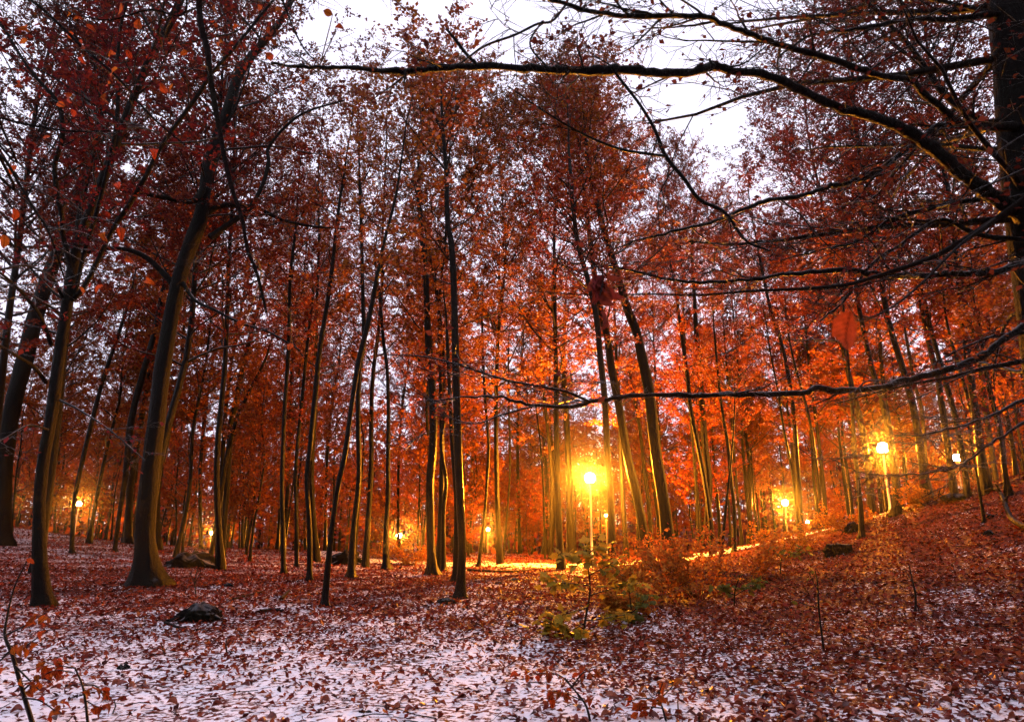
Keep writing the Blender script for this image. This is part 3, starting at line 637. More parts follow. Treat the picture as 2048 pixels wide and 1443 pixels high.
def far_wood():
    g = np.random.default_rng(5); tb, lb = Buf(), Buf(); n = 650
    u = g.uniform(-1.05, 1.05, n); Y = g.uniform(80, 160, n); x = u * Y
    k = 230; az = R(90) + g.uniform(R(62), R(298), k); rr = g.uniform(15, 48, k)          # unseen ring at the sides and back, added to block low sky light
    x = np.append(x, rr * np.cos(az)); Y = np.append(Y, rr * np.sin(az)); n += k; z = terrain(x, Y)
    h = g.uniform(12, 20, n); f = np.linspace(0, 1, 5)
    P = np.stack([x, Y, z], 1)[:, None] + f[None, :, None] * np.stack([g.normal(0, .5, n), g.normal(0, .5, n), h], 1)[:, None]
    tb.tubes(P, g.uniform(.12, .24, n)[:, None] * np.linspace(1, .2, 5)[None], 5)
    m = 130; i = np.repeat(np.arange(n), m); q = g.random(n * m) ** .8
    C = np.stack([x[i], Y[i], z[i] + h[i] * (.12 + .9 * q)], 1) + g.normal(0, 1, (n * m, 3)) * np.array([1.7, 1.7, .8]) * (1.15 - .7 * q)[:, None]
    D = unit(g.normal(0, 1, (n * m, 3)) * [1, 1, .4]); Nn = unit(np.array([0, 0, 1.]) + g.normal(0, .8, (n * m, 3)))
    lb.leaves(C, D, Nn, g.uniform(.35, .8, n * m))
    m2 = 58000; u2 = g.uniform(-1.05, 1.05, m2); y2 = g.uniform(78, 160, m2); x2 = u2 * y2
    C = np.c_[x2, y2, terrain(x2, y2) + g.uniform(0, 1, m2) ** 1.1 * 17]; D = unit(g.normal(0, 1, (m2, 3)) * [1, 1, .5])
    lb.leaves(C, D, unit(np.array([0, -.5, 1.]) + g.normal(0, .8, (m2, 3))), g.uniform(.6, 1.2, m2))
    t = link('far_wood', tb.mesh('far_wood', M_bark)); tag(t, 'distant mass of autumn trees closing the background', 'wood', kind='stuff')
    c = link('foliage', lb.mesh('foliage', M_leaf_far, False), t); c['kind'] = 'stuff'
far_wood()

# ------------------------------------------------------------------ the big near tree at right with its boughs over the clearing
def near_tree_right():
    Y = 5.6
    P, Rr = px_line([(2175, 1330, 110), (2135, 950, 96), (2085, 600, 90), (2050, 300, 86), (2020, 0, 80), (1990, -350, 66), (1960, -800, 44), (1935, -1300, 20)], Y)
    g0 = on_ground(P[0, 0], P[0, 1]); P[0] = g0; S = spline(np.c_[P, Rr], 30); P, Rr = S[:, :3], S[:, 3]
    P = np.vstack([P[0] - [0, 0, .4], P]); Rr = np.append(Rr[0], Rr)
    t = thing('beech_tree', 'big dark beech at the right edge with long boughs over the clearing', 'tree', g0, 'beech trees in the wood')
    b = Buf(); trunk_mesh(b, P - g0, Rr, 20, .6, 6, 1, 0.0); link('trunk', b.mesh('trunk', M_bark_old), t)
    B = [
     # points from the trunk outwards (x, y, w), depth at trunk / tip, sub-branches, their length, leaf share
     ([(2045,430,34),(1990,395,30),(1960,375,28),(1920,345,26),(1870,300,24),(1820,265,22),(1760,238,20),(1700,222,19),(1640,200,18),(1590,175,17),(1540,152,17),(1470,142,16),(1425,133,18),(1400,141,18),(1330,147,18),(1260,140,19),(1200,141,19),(1120,140,17),(1050,136,16),(950,132,14),(870,137,13),(810,143,14),(760,140,11),(700,135,9),(650,135,8),(600,133,7),(540,128,5)], 5.4, 3.6, 16, .5, .12),
     ([(2045,255,20),(1930,250,16),(1900,230,15),(1850,190,15),(1820,160,14),(1760,152,13),(1700,132,13),(1640,112,13),(1560,90,12),(1500,68,12),(1440,45,11),(1400,32,11),(1260,33,10),(1180,22,9),(1120,5,8),(1060,-12,6)], 5.5, 3.8, 22, .8, .15),
     ([(2055,245,16),(1960,245,13),(1880,252,12),(1840,280,12),(1800,310,12),(1750,345,12),(1700,365,11),(1650,375,10),(1600,393,9),(1530,402,9),(1480,422,8),(1420,445,7),(1350,462,6),(1280,480,4),(1220,500,3)], 5.7, 4.6, 18, .8, .2),
     ([(2080,520,16),(2048,527,14),(1980,545,13),(1900,548,13),(1830,551,12),(1760,550,11),(1700,540,11),(1600,545,9),(1560,550,8),(1500,560,8),(1400,564,7),(1340,558,6),(1280,545,5),(1210,530,3)], 5.4, 4.0, 20, .8, .2),
     ([(2085,628,16),(2048,651,14),(1998,685,14),(1963,712,14),(1912,733,14),(1844,753,13),(1789,764,12),(1775,772,12),(1690,781,12),(1632,777,11),(1604,786,11),(1519,788,10),(1416,789,10),(1380,791,10),(1295,789,9),(1227,796,9),(1179,803,9),(1135,813,8),(1070,811,7),(1022,798,6),(991,793,5),(926,794,4),(860,803,2.5)], 5.3, 3.9, 10, .45, .03),
     ([(2070,400,14),(2000,400,12),(1930,402,10),(1850,420,9),(1780,440,8),(1720,480,6),(1640,500,4),(1560,520,3)], 5.6, 5.4, 16, .8, .25),
     ([(2075,300,16),(1980,250,14),(1900,200,12),(1840,120,11),(1790,60,9),(1740,10,8),(1690,-40,6)], 5.8, 6.2, 18, .9, .25),
     ([(2040,40,16),(1980,30,14),(1900,40,12),(1830,38,10),(1760,50,9),(1700,60,7),(1620,72,5),(1560,110,4)], 5.6, 5.0, 16, .8, .2),
     ([(2110,770,9),(2048,798,7),(1980,832,6),(1912,853,5),(1844,870,4),(1790,868,3)], 5.3, 4.5, 10, .5, .02),
     ([(2115,810,8),(2048,846,6),(1980,887,5),(1930,925,5),(1860,945,4),(1790,950,4),(1720,945,3),(1660,915,2)], 5.3, 4.4, 10, .5, .02),
     ([(2080,480,12),(1960,470,10),(1880,440,9),(1800,490,8),(1740,530,6),(1690,600,5),(1640,640,4)], 5.5, 5.0, 14, .7, .15),
    ]
    bb, lb = Buf(), Buf(); g = np.random.default_rng(3)
    for pts, y0, y1, ns, ls, k in B:
        e, er = px_line(pts, y0, y1); n = len(e) * 5; S = spline(np.c_[e, er], n); e, er = S[:, :3], np.maximum(S[:, 3], .003)
        er = er * (1 + .10 * g.normal(0, 1, n).clip(-1.5, 2)); e = e + g.normal(0, .004, (n, 3))
        q = Buf(); q.tubes(e - g0, er, 10); link('bough', q.mesh('bough', M_bark), t)
        grow(e, er, g, ns, ls, .08, 5, 4, 4, .05, .0, k, 55, 40, bb=bb, lb=lb, thin=.8)
    # offshoots
    for pts, y0, y1, ns in [
        ([(1130,12,5),(1105,42,5),(1075,48,5),(1030,70,5),(970,92,5),(920,128,4)], 3.9, 3.7, 4),
        ([(952,128,8),(930,105,7),(915,85,7),(893,58,5)], 3.9, 3.8, 0),
        ([(1225,137,5),(1240,158,6),(1280,210,6),(1310,260,7),(1330,310,8),(1370,360,8),(1400,400,8),(1450,425,7),(1490,480,6),(1540,502,4)], 4.15, 4.6, 6),
        ([(1330,312,6),(1300,308,6),(1240,298,6),(1170,270,5),(1100,230,4),(1015,172,3)], 4.3, 4.0, 4),
        ([(1100,140,4),(1060,90,4),(1085,42,4)], 4.0, 3.9, 0),
        ([(1179,803,6),(1135,784,6),(1090,774,5),(1022,762,5),(964,745,4),(906,726,4),(840,712,3),(755,709,2)], 4.2, 3.9, 3),
        ([(1070,811,4),(1000,830,4),(960,845,3),(905,846,2)], 4.1, 3.9, 2),
        ([(812,143,7),(808,165,4)], 3.8, 3.8, 0), ([(1140,143,6),(1125,155,3)], 4.0, 4.0, 0), ([(1425,130,7),(1418,118,4)], 4.3, 4.3, 0)]:
        e, er = px_line(pts, y0, y1); n = len(e) * 4; S = spline(np.c_[e, er], n); e, er = S[:, :3], np.maximum(S[:, 3], .0025)
        q = Buf(); q.tubes(e - g0, er, 7); link('side_branch', q.mesh('side_branch', M_bark), t)
        if ns: grow(e, er, g, ns, .5, .1, 4, 3, 4, .05, .0, .1, 55, 40, bb=bb, lb=lb, thin=.8)
    # the crown above the frame and its hanging twigs
    grow(P[1:], Rr[1:], g, 100, 3.0, .16, 8, 5, 5, .06, .0, .35, 85, 45, bb=bb, lb=lb)
    for q in bb.V: q -= g0
    for q in lb.V: q -= g0
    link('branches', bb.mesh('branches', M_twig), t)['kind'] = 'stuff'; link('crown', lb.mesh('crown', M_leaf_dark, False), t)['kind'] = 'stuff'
    return t, g0
RIGHT_TREE, RIGHT_ORG = near_tree_right()

# one beech leaf, slightly cupped, 0..1 long along +Y
def leaf_mesh(name, mat, curl=.15, fold=.12, wide=.3, seed=0):
    g = np.random.default_rng(seed); n = 7; t = np.linspace(0, 1, n)
    w = wide * np.sin(np.pi * t ** .85) ** .8 * (1 + .06 * g.normal(0, 1, n)); w[0] = .012; w[-1] = .008
    z = -curl * (t - .4) ** 2 * 2 + .02 * g.normal(0, 1, n)
    V = []; 
    for i in range(n):
        V += [(-w[i], t[i], z[i] + fold * w[i] / wide + .015 * g.normal()), (0, t[i], z[i]), (w[i], t[i], z[i] + fold * w[i] / wide + .015 * g.normal())]
    idx = np.arange(n * 3).reshape(n, 3)
    Fq = np.stack([idx[:-1, :-1], idx[:-1, 1:], idx[1:, 1:], idx[1:, :-1]], -1).reshape(-1, 4)
    b = Buf(); b.add(V, Fq); return b.mesh(name, mat)
LEAF_NEAR = [leaf_mesh('leaf', M_leaf_near, .1 + .1 * i, .05 + .05 * i, .27 + .03 * (i % 3), i) for i in range(5)]
LEAF_BROWN = [leaf_mesh('leaf', M_leaf_dark, .3, .2, .22, 20 + i) for i in range(3)]
def place_leaf(parent, org, p, size, rot, me): 
    o = link('leaf', me, parent, p - org); o.scale = (size,) * 3; o.rotation_euler = rot; return o

def near_tree_left():
    g = np.random.default_rng(21)
    base = on_ground(-5.2, .3); t = thing('beech_tree', 'beech overhead whose thin branch hangs down at upper left', 'tree', base, 'beech trees in the wood')
    P = spline(np.array([base, base + [.1, .1, 2.5], base + [.3, .2, 5], base + [.4, .4, 8], base + [.3, .6, 12]]), 24); Rr = np.linspace(.16, .03, 24)
    P = np.vstack([P[0] - [0, 0, .4], P]); Rr = np.append(Rr[0], Rr)
    b = Buf(); trunk_mesh(b, P - base, Rr, 14, .6, 5, 1, 0.0); link('trunk', b.mesh('trunk', M_bark), t)
    e, er = px_line([(392,-160,13),(398,0,12),(402,50,12),(415,100,12),(420,150,11),(430,210,11),(440,265,10),(450,320,9),(465,380,9),(485,440,8),(495,500,7),(512,540,7),(525,590,6),(533,625,4)], 3.5, 3.0)
    lead = np.array([base + [.35, .3, 6.2], base + [1.4, 1.6, 6.9], base + [2.6, 2.7, 6.6]])
    e = np.vstack([lead, e]); er = np.append([.04, .03, .022], er)
    S = spline(np.c_[e, er], 80); e, er = S[:, :3], np.maximum(S[:, 3], .003)
    q = Buf(); q.tubes(e - base, er * (1 + .06 * g.normal(0, 1, 80)), 9); link('bough', q.mesh('bough', M_twig_dark), t)
    stems = [e]
    for pts, y0, y1 in [([(-60,-120,6),(30,-20,6),(75,10,6),(130,60,6),(170,100,6),(230,150,5),(300,230,4),(370,290,3)], 3.8, 3.5),
                        ([(-80,260,6),(0,310,6),(40,370,5),(70,420,5),(100,470,4),(130,560,3)], 3.4, 3.2),
                        ([(-60,210,5),(0,235,5),(60,250,5),(140,262,4),(220,262,3)], 3.6, 3.4),
                        ([(430,-130,5),(380,-30,4),(365,30,4),(300,20,4),(220,40,3),(150,30,2)], 3.4, 3.6),
                        ([(600,-140,5),(560,-40,5),(580,40,4),(610,100,3),(640,130,2)], 3.9, 3.9)]:
        k, kr = px_line(pts, y0, y1)
        k = np.vstack([P[14 + len(stems)] if pts[0][0] < 300 else lead[1], k]); kr = np.append(kr[0] * 1.5, kr)
        S = spline(np.c_[k, kr], 40); k, kr = S[:, :3], np.maximum(S[:, 3], .002)
        q = Buf(); q.tubes(k - base, kr, 7); link('side_branch', q.mesh('side_branch', M_twig_dark), t); stems.append(k)
    allp = np.vstack(stems); tw = Buf()
    Z1 = [(710,15),(400,40),(810,115),(485,110),(165,160),(160,235),(390,190),(465,240),(480,320),(645,295),(740,290),(685,400),(645,485),(610,545),(105,475),(200,645),(380,620),(415,640),(415,545),(940,490),(1010,485),(995,240),(1255,25),(1300,245),(915,865),(270,790),(95,965),(85,1215),(700,1320),(600,1350),(680,1065),(25,1370),(1510,30),(1570,155),(1960,155),(1945,85),(1555,310),(1760,475),(1225,120),(1100,300),(300,510),(500,145),(1615,60),(1400,150)]
    Z2 = [(735,90),(220,215),(465,270),(605,260),(845,230),(1435,470),(1705,600)]
    spots = [(a * .342, c * .342) for a, c in Z1] + [(a * .342, 480 + c * .342) for a, c in Z2]
    for i, (px, py) in enumerate(spots):
        Y = 3.1 + .8 * g.random(); p = at(px, py, Y)
        j = np.argmin(np.linalg.norm(allp - p - [0, 0, .12], axis=1)); a = allp[j]
        mid = (a + p) / 2 + g.normal(0, .05, 3) + [0, 0, .06]
        tw.tubes(spline(np.array([a, mid, p]), 7) - base, np.linspace(.0042, .002, 7), 4)
        place_leaf(t, base, p, .055 + .025 * g.random(), (R(-75 + g.normal(0, 25)), g.normal(0, .7), g.uniform(0, 6.28)), LEAF_NEAR[i % 5])
    bb, lb = Buf(), Buf()
    for k in stems: grow(k, np.full(len(k), .006), g, 8, .6, .25, 4, 3, 0, .05, 0, 0, 55, 45, bb=bb, thin=.7)
    grow(P[1:], Rr[1:], g, 14, 2.0, .78, 6, 5, 6, .07, .04, .8, bb=bb, lb=lb)
    for q in bb.V: q -= base
    for q in lb.V: q -= base
    tw2 = link('twigs', tw.mesh('twigs', M_twig), t); tw2['kind'] = 'stuff'
    link('branches', bb.mesh('branches', M_twig), t)['kind'] = 'stuff'; link('crown', lb.mesh('crown', M_leaf_near, False), t)['kind'] = 'stuff'
near_tree_left()

def near_twig_right():
    """the twig close to the lens: one big leaf, a bunch of withered ones, glossy beads for glinting droplets"""
    t, g0 = RIGHT_TREE, RIGHT_ORG; g = np.random.default_rng(9)
    def br(pts, y0, y1, nm='side_branch'):
        k, kr = px_line(pts, y0, y1); S = spline(np.c_[k, kr], len(pts) * 6); k, kr = S[:, :3], np.maximum(S[:, 3], .0008)
        q = Buf(); q.tubes(k - g0, kr, 7); link(nm, q.mesh(nm, M_twig_dark), t); return k
    a = br([(2080,380,22),(1990,440,14),(1910,490,12),(1850,520,10),(1760,550,9),(1690,570,8),(1590,578,7),(1500,582,6),(1400,590,5),(1300,588,4),(1200,590,3),(1060,583,2)], 5.4, 2.0)
    b = br([(1990,440,10),(1920,490,6),(1850,560,5),(1790,610,5),(1725,640,4),(1700,622,3)], 4.9, 1.15)
    p = b[-1]
    place_leaf(t, g0, p, .085, (R(-95), R(20), R(10)), LEAF_NEAR[1])
    for i in range(14):
        px, py = 1205 + g.normal(0, 16), 540 + abs(g.normal(0, 32)); q = at(px, py, 2.2)
        place_leaf(t, g0, q, .06 + .03 * g.random(), (R(-90 + g.normal(0, 22)), g.normal(0, .6), g.uniform(0, 6.28)), LEAF_BROWN[i % 3])
    br([(1200,590,3),(1206,560,3),(1203,525,3)], 2.05, 2.2)
    c = Buf()
    for i in range(40):
        k = a[g.integers(int(len(a) * .45), len(a))] + g.normal(0, .01, 3) - [0, 0, .008]
        th = np.linspace(0, 2 * np.pi, 6, endpoint=False); ring = [(0, -1), (.7, -.6), (1, 0), (.7, .6), (.05, 1)]
        V = np.array([[r_ * np.cos(x), r_ * np.sin(x), z_] for r_, z_ in ring for x in th]) * .004 + k - g0
        idx = np.arange(30).reshape(5, 6); c.add(V, np.stack([idx[:-1], np.roll(idx[:-1], -1, 1), np.roll(idx[1:], -1, 1), idx[1:]], -1).reshape(-1, 4))
    o = link('droplet_beads', c.mesh('droplet_beads', plain('droplet_bead', (.35, .16, .05), .12)), t); o['kind'] = 'stuff'  # glossy beads standing in for backlit droplets on the twig
near_twig_right()

# ------------------------------------------------------------------ stumps, stones, sticks
def stump(px, py, wpx, hpx, label, name='tree_stump', cat='stump', jag=.3, squash=.75, seed=0, mat=None):
    g = np.random.default_rng(seed + 40); p = ground(px, py); d = p[1]; r = wpx / F * d / 2; h = hpx / F * d
    s, k = 44, 15; th = np.arange(s) * 2 * np.pi / s; f = np.linspace(0, 1, k)[:, None]; ph = g.uniform(0, 6.28, 8)
    flat = jag < .1
    prof = (1 - .22 * f) * (f < .86) + (1 - f) / .14 * .78 * (f >= .86) if flat else np.sqrt(np.maximum(1 - f ** 2.6, 0))
    z = np.where(f < .86, f / .86, 1.0) if flat else f ** .8
    lob = 1 + .14 * np.sin(3 * th + ph[0]) + .10 * np.sin(5 * th + ph[1]) + .05 * np.sin(9 * th + ph[2])
    top = 1 + jag * (.55 * np.sin(2 * th + ph[3]) + .3 * np.sin(5 * th + ph[4]) + .25 * np.sin(8 * th + ph[5]))
    rr = r * prof * lob * (1 + .06 * np.sin(11 * th + 9 * f + ph[6]) + .05 * g.normal(0, 1, (k, s)))
    X, Yy, Z = rr * np.cos(th), squash * rr * np.sin(th), -.06 + h * z * np.where(f < .97, top, 1) + .035 * h * g.normal(0, 1, (k, s))
    V = [np.stack([X, Yy, Z], -1).reshape(-1, 3)]
    idx = np.arange(k * s).reshape(k, s); b = Buf()
    b.add(np.concatenate(V), np.stack([idx[:-1], np.roll(idx[:-1], -1, 1), np.roll(idx[1:], -1, 1), idx[1:]], -1).reshape(-1, 4))
    t = thing(name, label, cat, on_ground(p[0], p[1]), None, g.uniform(-.3, .3))
    link('body', b.mesh('body', mat or M_stone), t)
    if cat == 'stump':
        for q in range(4):
            a = g.uniform(-3.1, .2); L = r * g.uniform(.5, .9)
            c = np.array([np.cos(a), np.sin(a) * squash, 0]); rb = Buf()
            rb.tubes(np.array([c * r * .5 + [0, 0, h * .35], c * r * .95 + [0, 0, h * .12], c * (r + L * .6) + [0, 0, -.02], c * (r + L) + [0, 0, -.1]]), np.array([.16, .11, .07, .02]) * r, 6)
            link('root', rb.mesh('root', M_bark_old), t)
    return t
stump(380, 1134, 84, 26, 'broken mossy stump with two humps between the left trunks', jag=.5, seed=1)
stump(396, 1240, 80, 34, 'dark weathered stump alone in the snow at lower left', jag=.25, seed=2)
stump(692, 1128, 66, 24, 'dark stump behind the forked slim trunk', jag=.4, seed=3)
stump(1681, 1110, 52, 24, 'flat topped stump with snow cap on the right slope', jag=.08, seed=4)
stump(1708, 1062, 30, 18, 'ragged low stump hidden behind the right slope trunk', jag=.4, seed=5)
stump(893, 1206, 36, 15, 'snow topped stone at the foot of the tall central trunk', 'stone', 'stone', .15, seed=6)
stump(998, 1167, 13, 8, 'small round stone, left of two in the lit leaves', 'stone', 'stone', .1, seed=7)
stump(1029, 1161, 20, 8, 'flat stone, right of two in the lit leaves', 'stone', 'stone', .25, seed=8)
stump(455, 1172, 22, 9, 'small dark lump in the leaves right of the thick beech', 'stone', 'stone', .3, seed=9)
stump(246, 1336, 26, 14, 'small dark wood chunk in the white snow at lower left', 'wood_chunk', 'wood', .4, seed=10)
stump(730, 1424, 30, 14, 'dark clod at the bottom edge left of centre', 'stone', 'stone', .3, seed=11)
stump(1982, 1034, 18, 10, 'round dark stone beneath the bare stems at right', 'stone', 'stone', .15, seed=12)
stump(1978, 1068, 22, 12, 'dark stone lower on the right slope', 'stone', 'stone', .3, seed=13)
stump(1920, 996, 60, 12, 'mossy root mound under the paired trunks at right', 'root_mound', 'mound', .4, seed=14)
def stick(pts, w, label, lift=.03, side=()):
    P = []
    for (a, c, dz) in pts: q = ground(a, c); P.append(q + [0, 0, dz + lift])
    P = spline(np.array(P), 14); org = P[0].copy(); dist = P[:, 1].mean(); r = w / F * dist / 2
    t = thing('fallen_branch', label, 'branch', org)
    b = Buf(); b.tubes(P - org, r * np.linspace(1.1, .6, 14), 8); link('stem', b.mesh('stem', M_twig_dark), t)
    for (f, dx, dy, dz) in side:
        a = P[int(f * 13)]; q = Buf(); q.tubes(spline(np.array([a, a + [dx * .5, dy * .5, dz * .7], a + [dx, dy, dz]]), 6) - org, r * np.linspace(.6, .2, 6), 6); link('side_twig', q.mesh('side_twig', M_twig_dark), t)
stick([(936,1141,0),(985,1144,0),(1040,1143,0),(1075,1138,0)], 6, 'long fallen branch lying in the brightest leaves')
stick([(1000,1138,0),(1040,1132,0),(1078,1125,.03)], 3, 'thin stick angled above the long fallen branch')
stick([(562,1200,0),(578,1188,.08)], 7, 'short stick poking up from the leaves')
stick([(466,1200,0),(495,1192,0),(530,1185,.03)], 4, 'thin twig lying right of the weathered stump')
stick([(330,1248,0),(352,1256,0),(372,1260,0)], 6, 'short dark twig in front of the weathered stump')
stick([(520,1226,0),(545,1222,0),(566,1224,0)], 8, 'flat dark branch piece half buried left of centre')
stick([(2062,1072,.15),(2040,1060,.12),(2022,1045,.14),(2010,1020,.3),(1998,1005,.35),(1975,1003,.3)], 10, 'bent dark branch arching out of the right edge', side=[(.75, -.1, 0, .25), (.6, .12, 0, .2)])
stick([(700,1160,0),(735,1158,0)], 4, 'thin stick by the forked trunk foot')

# ------------------------------------------------------------------ saplings and bushes
def maple_leaf(name, mat, seed=0):
    g = np.random.default_rng(seed); pts = [(0, 0), (.28, .02), (.5, .2), (.36, .32), (.55, .6), (.3, .62), (.2, .7), (0, 1.0), (-.2, .7), (-.3, .62), (-.55, .6), (-.36, .32), (-.5, .2), (-.28, .02)]
    V = [(0, .4, 0)] + [(x * (1 + .1 * g.normal()), y, -.18 * abs(x) + .04 * g.normal()) for x, y in pts]
    n = len(pts); b = Buf(); b.add(V, np.array([[0, 1 + i, 1 + (i + 1) % n] for i in range(n)])); return b.mesh(name, mat, False)
MAPLE = [maple_leaf('leaf', M_maple, i) for i in range(4)]; MAPLE_G = [maple_leaf('leaf', M_green, 9 + i) for i in range(3)]
def sapling(label, base_px, stems, nleaf, size, meshes, seed, name='sapling', flat=True, dY=.25, spread=.1, Y=None, cat='sapling'):
    """stems: traced pixel polylines; leaves each an object along them"""
    g = np.random.default_rng(seed); p = ground(*base_px); Yb = p[1] if Y is None else Y
    t = thing(name, label, cat, p, 'saplings on the forest floor')
    L = []
    for i, st in enumerate(stems):
        e, er = px_line(st, Yb, Yb + g.uniform(-dY, dY))
        if i == 0: e[0] = p - [0, 0, .03]
        S = spline(np.c_[e, er], len(e) * 5); e, er = S[:, :3], np.maximum(S[:, 3], .0012)
        q = Buf(); q.tubes(e - p, er, 6); L.append((e, link('stem' if i == 0 else 'twig', q.mesh('stem', M_twig), t)))
    for i in range(nleaf):
        e, tw = L[g.integers(len(L))] if len(L) == 1 or g.random() < .15 else L[1 + g.integers(len(L) - 1)]
        k = e[min(len(e) - 1, int(len(e) * (.35 + .65 * g.random())))] + g.normal(0, spread, 3) * [1, 1, .5]
        az = g.uniform(0, 6.28)
        rot = (g.normal(-.25, .45), g.normal(0, .4), az) if flat else (R(-60) + g.normal(0, .5), g.normal(0, .5), az)
        o = link('leaf', meshes[i % len(meshes)], tw, k - p); s = size * g.uniform(.6, 1.2); o.scale = (s, s, s); o.rotation_euler = rot
    return t
sapling('young maple with green and yellow leaves in front of the lamp', (1165, 1272), [
    [(1165,1272,5),(1172,1230,5),(1180,1180,4),(1176,1130,3),(1172,1095,2)],
    [(1175,1215,3),(1120,1230,2),(1080,1245,2)], [(1178,1190,3),(1230,1175,2),(1280,1165,2)], [(1180,1170,3),(1130,1165,2),(1095,1160,2)],
    [(1178,1150,3),(1215,1130,2),(1240,1115,2)], [(1176,1130,2),(1150,1118,2),(1130,1110,2)], [(1172,1240,3),(1215,1235,2),(1250,1228,2)], [(1170,1245,3),(1140,1260,2),(1110,1262,2)],
    [(1174,1110,2),(1190,1095,2),(1200,1085,2)]], 300, .16, MAPLE + MAPLE + MAPLE_G[:1], 1, 'maple_sapling', spread=.13)
sapling('green leaved sapling clump right of the young maple', (1262, 1250), [
    [(1262,1250,3),(1262,1215,3),(1258,1180,2)], [(1262,1225,2),(1285,1205,2),(1290,1190,2)], [(1262,1230,2),(1262,1235,2),(1275,1232,2)]], 60, .13, MAPLE_G, 2, 'maple_sapling', spread=.07)
sapling('dull green sapling at the right end of the orange bushes', (1468, 1210), [
    [(1468,1210,3),(1470,1180,3),(1480,1150,2)], [(1470,1190,2),(1500,1172,2),(1520,1160,2)], [(1470,1190,2),(1450,1180,2),(1440,1172,2)]], 80, .13, MAPLE_G, 3, 'maple_sapling', spread=.09)
sapling('dark green sapling above the orange bushes near the path bend', (1560, 1150), [
    [(1560,1150,3),(1562,1120,3),(1570,1085,2)], [(1562,1110,2),(1590,1105,2),(1605,1095,2)], [(1562,1115,2),(1545,1100,2),(1530,1095,2)]], 70, .15, MAPLE_G, 4, 'maple_sapling', spread=.12)
sapling('orange leaved beech twig in the bottom left corner', (70, 1450), [
    [(70,1450,9),(45,1380,8),(25,1310,7),(10,1270,6),(15,1230,4),(30,1170,3),(60,1110,2)],
    [(45,1380,5),(70,1360,3),(110,1340,3),(150,1345,2)], [(50,1395,4),(80,1400,3),(110,1420,2)], [(25,1310,4),(60,1285,3),(95,1260,2)], [(10,1270,4),(50,1250,3),(90,1225,2)],
    [(30,1330,4),(60,1360,3),(80,1380,2)], [(20,1300,4),(0,1320,3),(-30,1340,2)]], 44, .095, LEAF_NEAR, 5, 'beech_sapling', False, spread=.05, dY=.1)
sapling('small beech shoot with hanging orange leaves at lower left', (178, 1450), [
    [(178,1450,6),(172,1410,5),(165,1370,4),(150,1335,3)], [(165,1370,3),(190,1370,3),(205,1385,2)], [(172,1400,3),(190,1410,2),(205,1415,2)], [(150,1335,3),(120,1330,2),(95,1325,2)]], 26, .1, LEAF_NEAR, 6, 'beech_sapling', False, spread=.03, dY=.06)
sapling('beech seedling with flat orange leaf sprays at bottom centre', (1182, 1442), [
    [(1182,1442,6),(1172,1410,5),(1150,1380,4),(1130,1355,3)], [(1150,1380,3),(1120,1350,3),(1085,1345,2),(1060,1350,2)], [(1145,1372,3),(1165,1345,3),(1185,1340,2)], [(1165,1400,3),(1130,1385,2),(1105,1380,2)]], 46, .1, LEAF_NEAR, 7, 'beech_sapling', spread=.05, dY=.1)
sapling('beech seedling with scarlet leaves right of bottom centre', (1334, 1442), [
    [(1334,1442,5),(1325,1415,4),(1318,1390,3),(1325,1365,2)], [(1318,1400,3),(1285,1395,2),(1255,1402,2)], [(1322,1395,3),(1345,1370,2),(1340,1355,2)], [(1325,1415,3),(1290,1412,2),(1270,1420,2)]], 34, .1, LEAF_NEAR, 8, 'beech_sapling', spread=.05, dY=.1)
sapling('bare thin sapling standing in the right foreground', (1648, 1302), [
    [(1648,1302,5),(1642,1255,4),(1637,1210,4),(1635,1165,3),(1630,1140,2)], [(1637,1215,2),(1610,1208,2),(1590,1198,1.5)], [(1636,1180,2),(1620,1150,1.5),(1622,1140,1.5)]], 8, .08, MAPLE_G, 9, 'beech_sapling', spread=.03)
sapling('bare forked sapling further up the right slope', (1830, 1225), [
    [(1830,1225,5),(1831,1190,4),(1825,1160,3),(1818,1130,2)], [(1831,1200,2),(1845,1240,2),(1852,1262,2)], [(1826,1165,2),(1810,1140,1.5)]], 5, .06, LEAF_NEAR, 10, 'beech_sapling', spread=.03)
sapling('tiny twig seedling in the snow below the weathered stump', (455, 1308), [
    [(455,1308,4),(452,1290,3),(453,1275,2)], [(453,1290,2),(462,1280,1.5)]], 4, .05, LEAF_NEAR, 11, 'beech_sapling', spread=.02)
sapling('tiny withered sprig in the snow at lower left', (330, 1308), [
    [(330,1308,2),(326,1296,2),(322,1285,1.5)], [(328,1300,1.5),(340,1290,1.5)], [(328,1300,1.5),(315,1295,1.5)]], 10, .05, LEAF_NEAR, 12, 'beech_sapling', spread=.05)
sapling('leafy withered seedling left of the young maple', (1045, 1290), [
    [(1045,1290,2),(1042,1275,2),(1035,1265,1.5)], [(1043,1280,1.5),(1060,1270,1.5)], [(1043,1280,1.5),(1025,1278,1.5)]], 16, .06, LEAF_NEAR, 13, 'beech_sapling', spread=.06)
sapling('thin twiggy seedling right of the thick old beech foot', (392, 1190), [
    [(392,1190,2.5),(390,1160,2),(396,1135,1.5)], [(391,1165,1.5),(402,1140,1.5)], [(391,1170,1.5),(380,1145,1.5)]], 2, .05, LEAF_NEAR, 14, 'beech_sapling', spread=.03)

